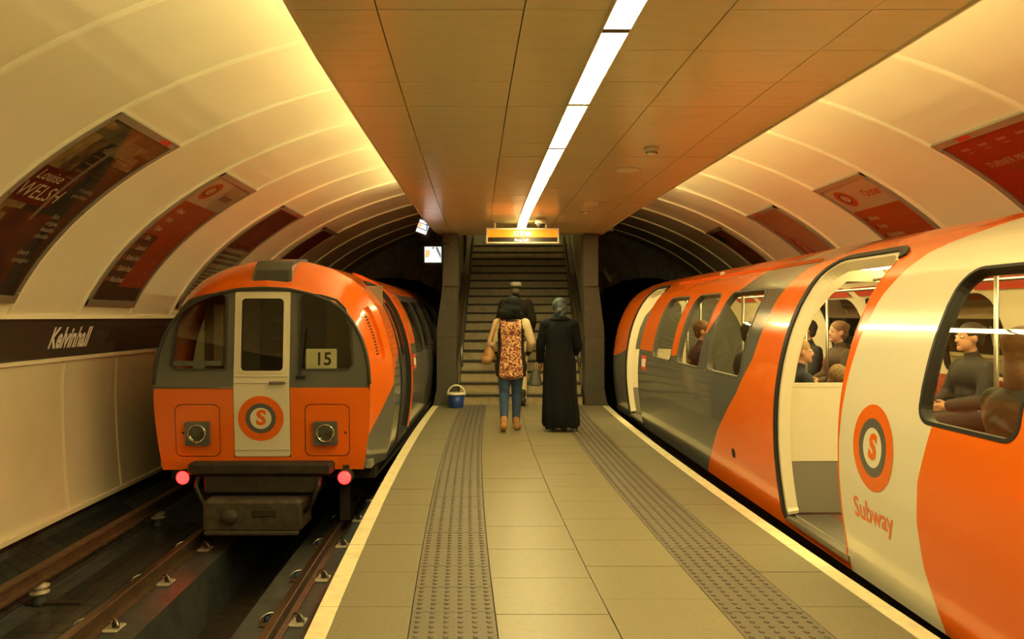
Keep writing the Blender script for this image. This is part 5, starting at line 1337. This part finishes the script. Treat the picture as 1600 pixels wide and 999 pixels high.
# --- passengers seated inside the right-hand train
def passenger(u, xl, face, label, coat, hairc, hair='short', k=1.0, skinm=skin, seat_z=.50, hat=None, turn=0.0):
    p = TR.L(xl, u, 0.05); yaw = math.atan2(-face[0], face[1]) - math.atan2(TR.d.x, TR.d.y)
    t = TF(p[0], p[1], 0.05, yaw, k); z0 = (seat_z - .05) / k + .05
    e = empty('person', (p[0], p[1], .05), label, 'person', 'passengers in the right-hand train')
    hz = z0 + .70; hc = (0, .05, hz); f = (math.sin(turn), math.cos(turn), 0)
    hl, hr = (-.09, .02, z0 + .06), (.09, .02, z0 + .06); kl, kr = (-.11, .42, z0 + .05), (.11, .42, z0 + .05); al, ar = (-.11, .38, .09), (.11, .38, .09)
    sl_, sr_ = (-.18, .01, z0 + .46), (.18, .01, z0 + .46); el_, er_ = (-.23, .08, z0 + .22), (.23, .08, z0 + .22); wl_, wr_ = (-.09, .26, z0 + .18), (.09, .27, z0 + .18)
    tor = lambda g: [('e', (0, 0, z0 + .10), (.165 + g, .12 + g, .13 + g)), ('e', (0, .0, z0 + .25), (.15 + g, .11 + g, .17 + g)), ('e', (0, .01, z0 + .40), (.19 + g, .115 + g, .13 + g)), ('c', (0, .01, z0 + .48), .06 + g, (0, .035, z0 + .60), .05)]
    lg = lambda g: [('c', hl, .085 + g, kl, .06 + g), ('c', kl, .058 + g, al, .04 + g), ('c', hr, .085 + g, kr, .06 + g), ('c', kr, .058 + g, ar, .04 + g)]
    am = lambda g: [('c', sl_, .055 + g, el_, .046 + g), ('c', el_, .046 + g, wl_, .03 + g), ('c', sr_, .055 + g, er_, .046 + g), ('c', er_, .046 + g, wr_, .03 + g)]
    sc = lambda P: [(q[0], q[1], q[2] * k, q[3], q[4] * k) if q[0] == 'c' else (q[0], q[1], tuple(a * k for a in q[2])) + tuple(q[3:]) for q in P]
    ft = [('c', (s2 * .11, .36, .05), .04, (s2 * .11, .50, .032), .03) for s2 in (-1, 1)]
    hp = hand(wl_, (.6, .8, -.3), (0, .3, 1)) + hand(wr_, (-.6, .8, -.3), (0, .3, 1))
    body = blob('body', sc(tor(0) + lg(0) + am(0) + ft + head_prims(hc, 1, f) + hp), skinm, e, .010, 3, tf=t)
    face_bits(body, hc, k, f, t)
    blob('coat', sc(tor(.022) + am(.018)), coat, e, .013, 4, tf=t)
    blob('trousers', sc(lg(.014) + [('e', (0, .02, z0 + .07), (.18, .13, .10))]), M('trousers_dark', (.02, .02, .022), .8), e, .013, 3, tf=t)
    for s2 in (-1, 1): blob('shoe', sc([('c', (s2 * .11, .35, .052), .048, (s2 * .11, .51, .040), .036)]), M('shoe_black'), e, .011, 2, tf=t)
    fx, fy = f[0], f[1]
    hs = [('e', (-.02 * fx, .05 - .025 * fy, hz + .045), (.088, .103, .086), -turn), ('e', (-.05 * fx, .05 - .06 * fy, hz - .01), (.075, .05, .07), -turn)]
    if hair == 'long': hs += [('e', (-.05 * fx, .05 - .06 * fy, hz - .10), (.085, .05, .12), -turn), ('c', (.075 * fy, .03, hz), .03, (.09, .02, hz - .17), .03), ('c', (-.075 * fy, .03, hz), .03, (-.09, .02, hz - .17), .03)]
    if hair == 'hood': hs += [('e', (0, .03, hz), (.12, .125, .125)), ('e', (0, -.03, hz - .1), (.10, .08, .06))]
    if hair == 'bun': hs += [('e', (-.11 * fx, .05 - .115 * fy, hz + .06), (.04, .04, .04))]
    blob('hood' if hair == 'hood' else 'hair', sc(hs), hairc, e, .010, 2, tf=t)
    if hat: blob('hat', sc([('e', (0, .045, hz + .075), (.098, .115, .07)), ('e', (0, .05, hz + .14), (.02, .02, .02))]), hat, e, .010, 2, tf=t)
    return e
brown = M('hair_brown', (.16, .075, .03), .6, var=.3, scale=40); dkh = M('hair_dark', (.03, .02, .014), .6, var=.3, scale=40)
passenger(3.62, -.70, (1, 0), 'passenger with long brown hair beside the nearest train window', M('coat_olive', (.06, .05, .035), .8), brown, 'long', turn=.35)
passenger(6.15, .72, (-1, 0), 'passenger with a dark bun seated opposite the nearest train window', M('coat_black', (.02, .02, .02), .8), dkh, 'bun')
passenger(6.15, -.72, (1, 0), 'fair boy in profile just behind the glass door screen', M('coat_navy', (.015, .022, .035), .8), M('hair_fair', (.35, .22, .09), .7), 'short', k=.86, turn=.2)
passenger(9.25, .72, (-1, 0), 'passenger in a dark knitted hat on the far bench seen through the screen', M('coat_black'), dkh, 'short', hat=M('hat_black', (.015, .015, .015), .9), turn=.3)
passenger(8.4, .70, (-1, 0), 'passenger with brown tied hair looking down on the far bench', M('coat_brown', (.07, .04, .02), .8), brown, 'bun', turn=-.2)
passenger(6.62, -.18, (.6, -1), 'small child in a furry brown hood in the train aisle', M('coat_fur', (.16, .10, .045), .95, var=.4, scale=60, bump=.5), M('hood_fur', (.20, .13, .06), .95, var=.4, scale=70, bump=.6), 'hood', k=.66, seat_z=.44)
passenger(7.32, -.70, (1, 0), 'dark-haired passenger with back to the third train window', M('coat_charcoal', (.025, .025, .022), .8), dkh, 'short', turn=.9)
passenger(8.95, -.70, (1, 0), 'brown-haired passenger with back to the second train window', M('coat_maroon', (.06, .02, .02), .8), brown, 'short', turn=.5)
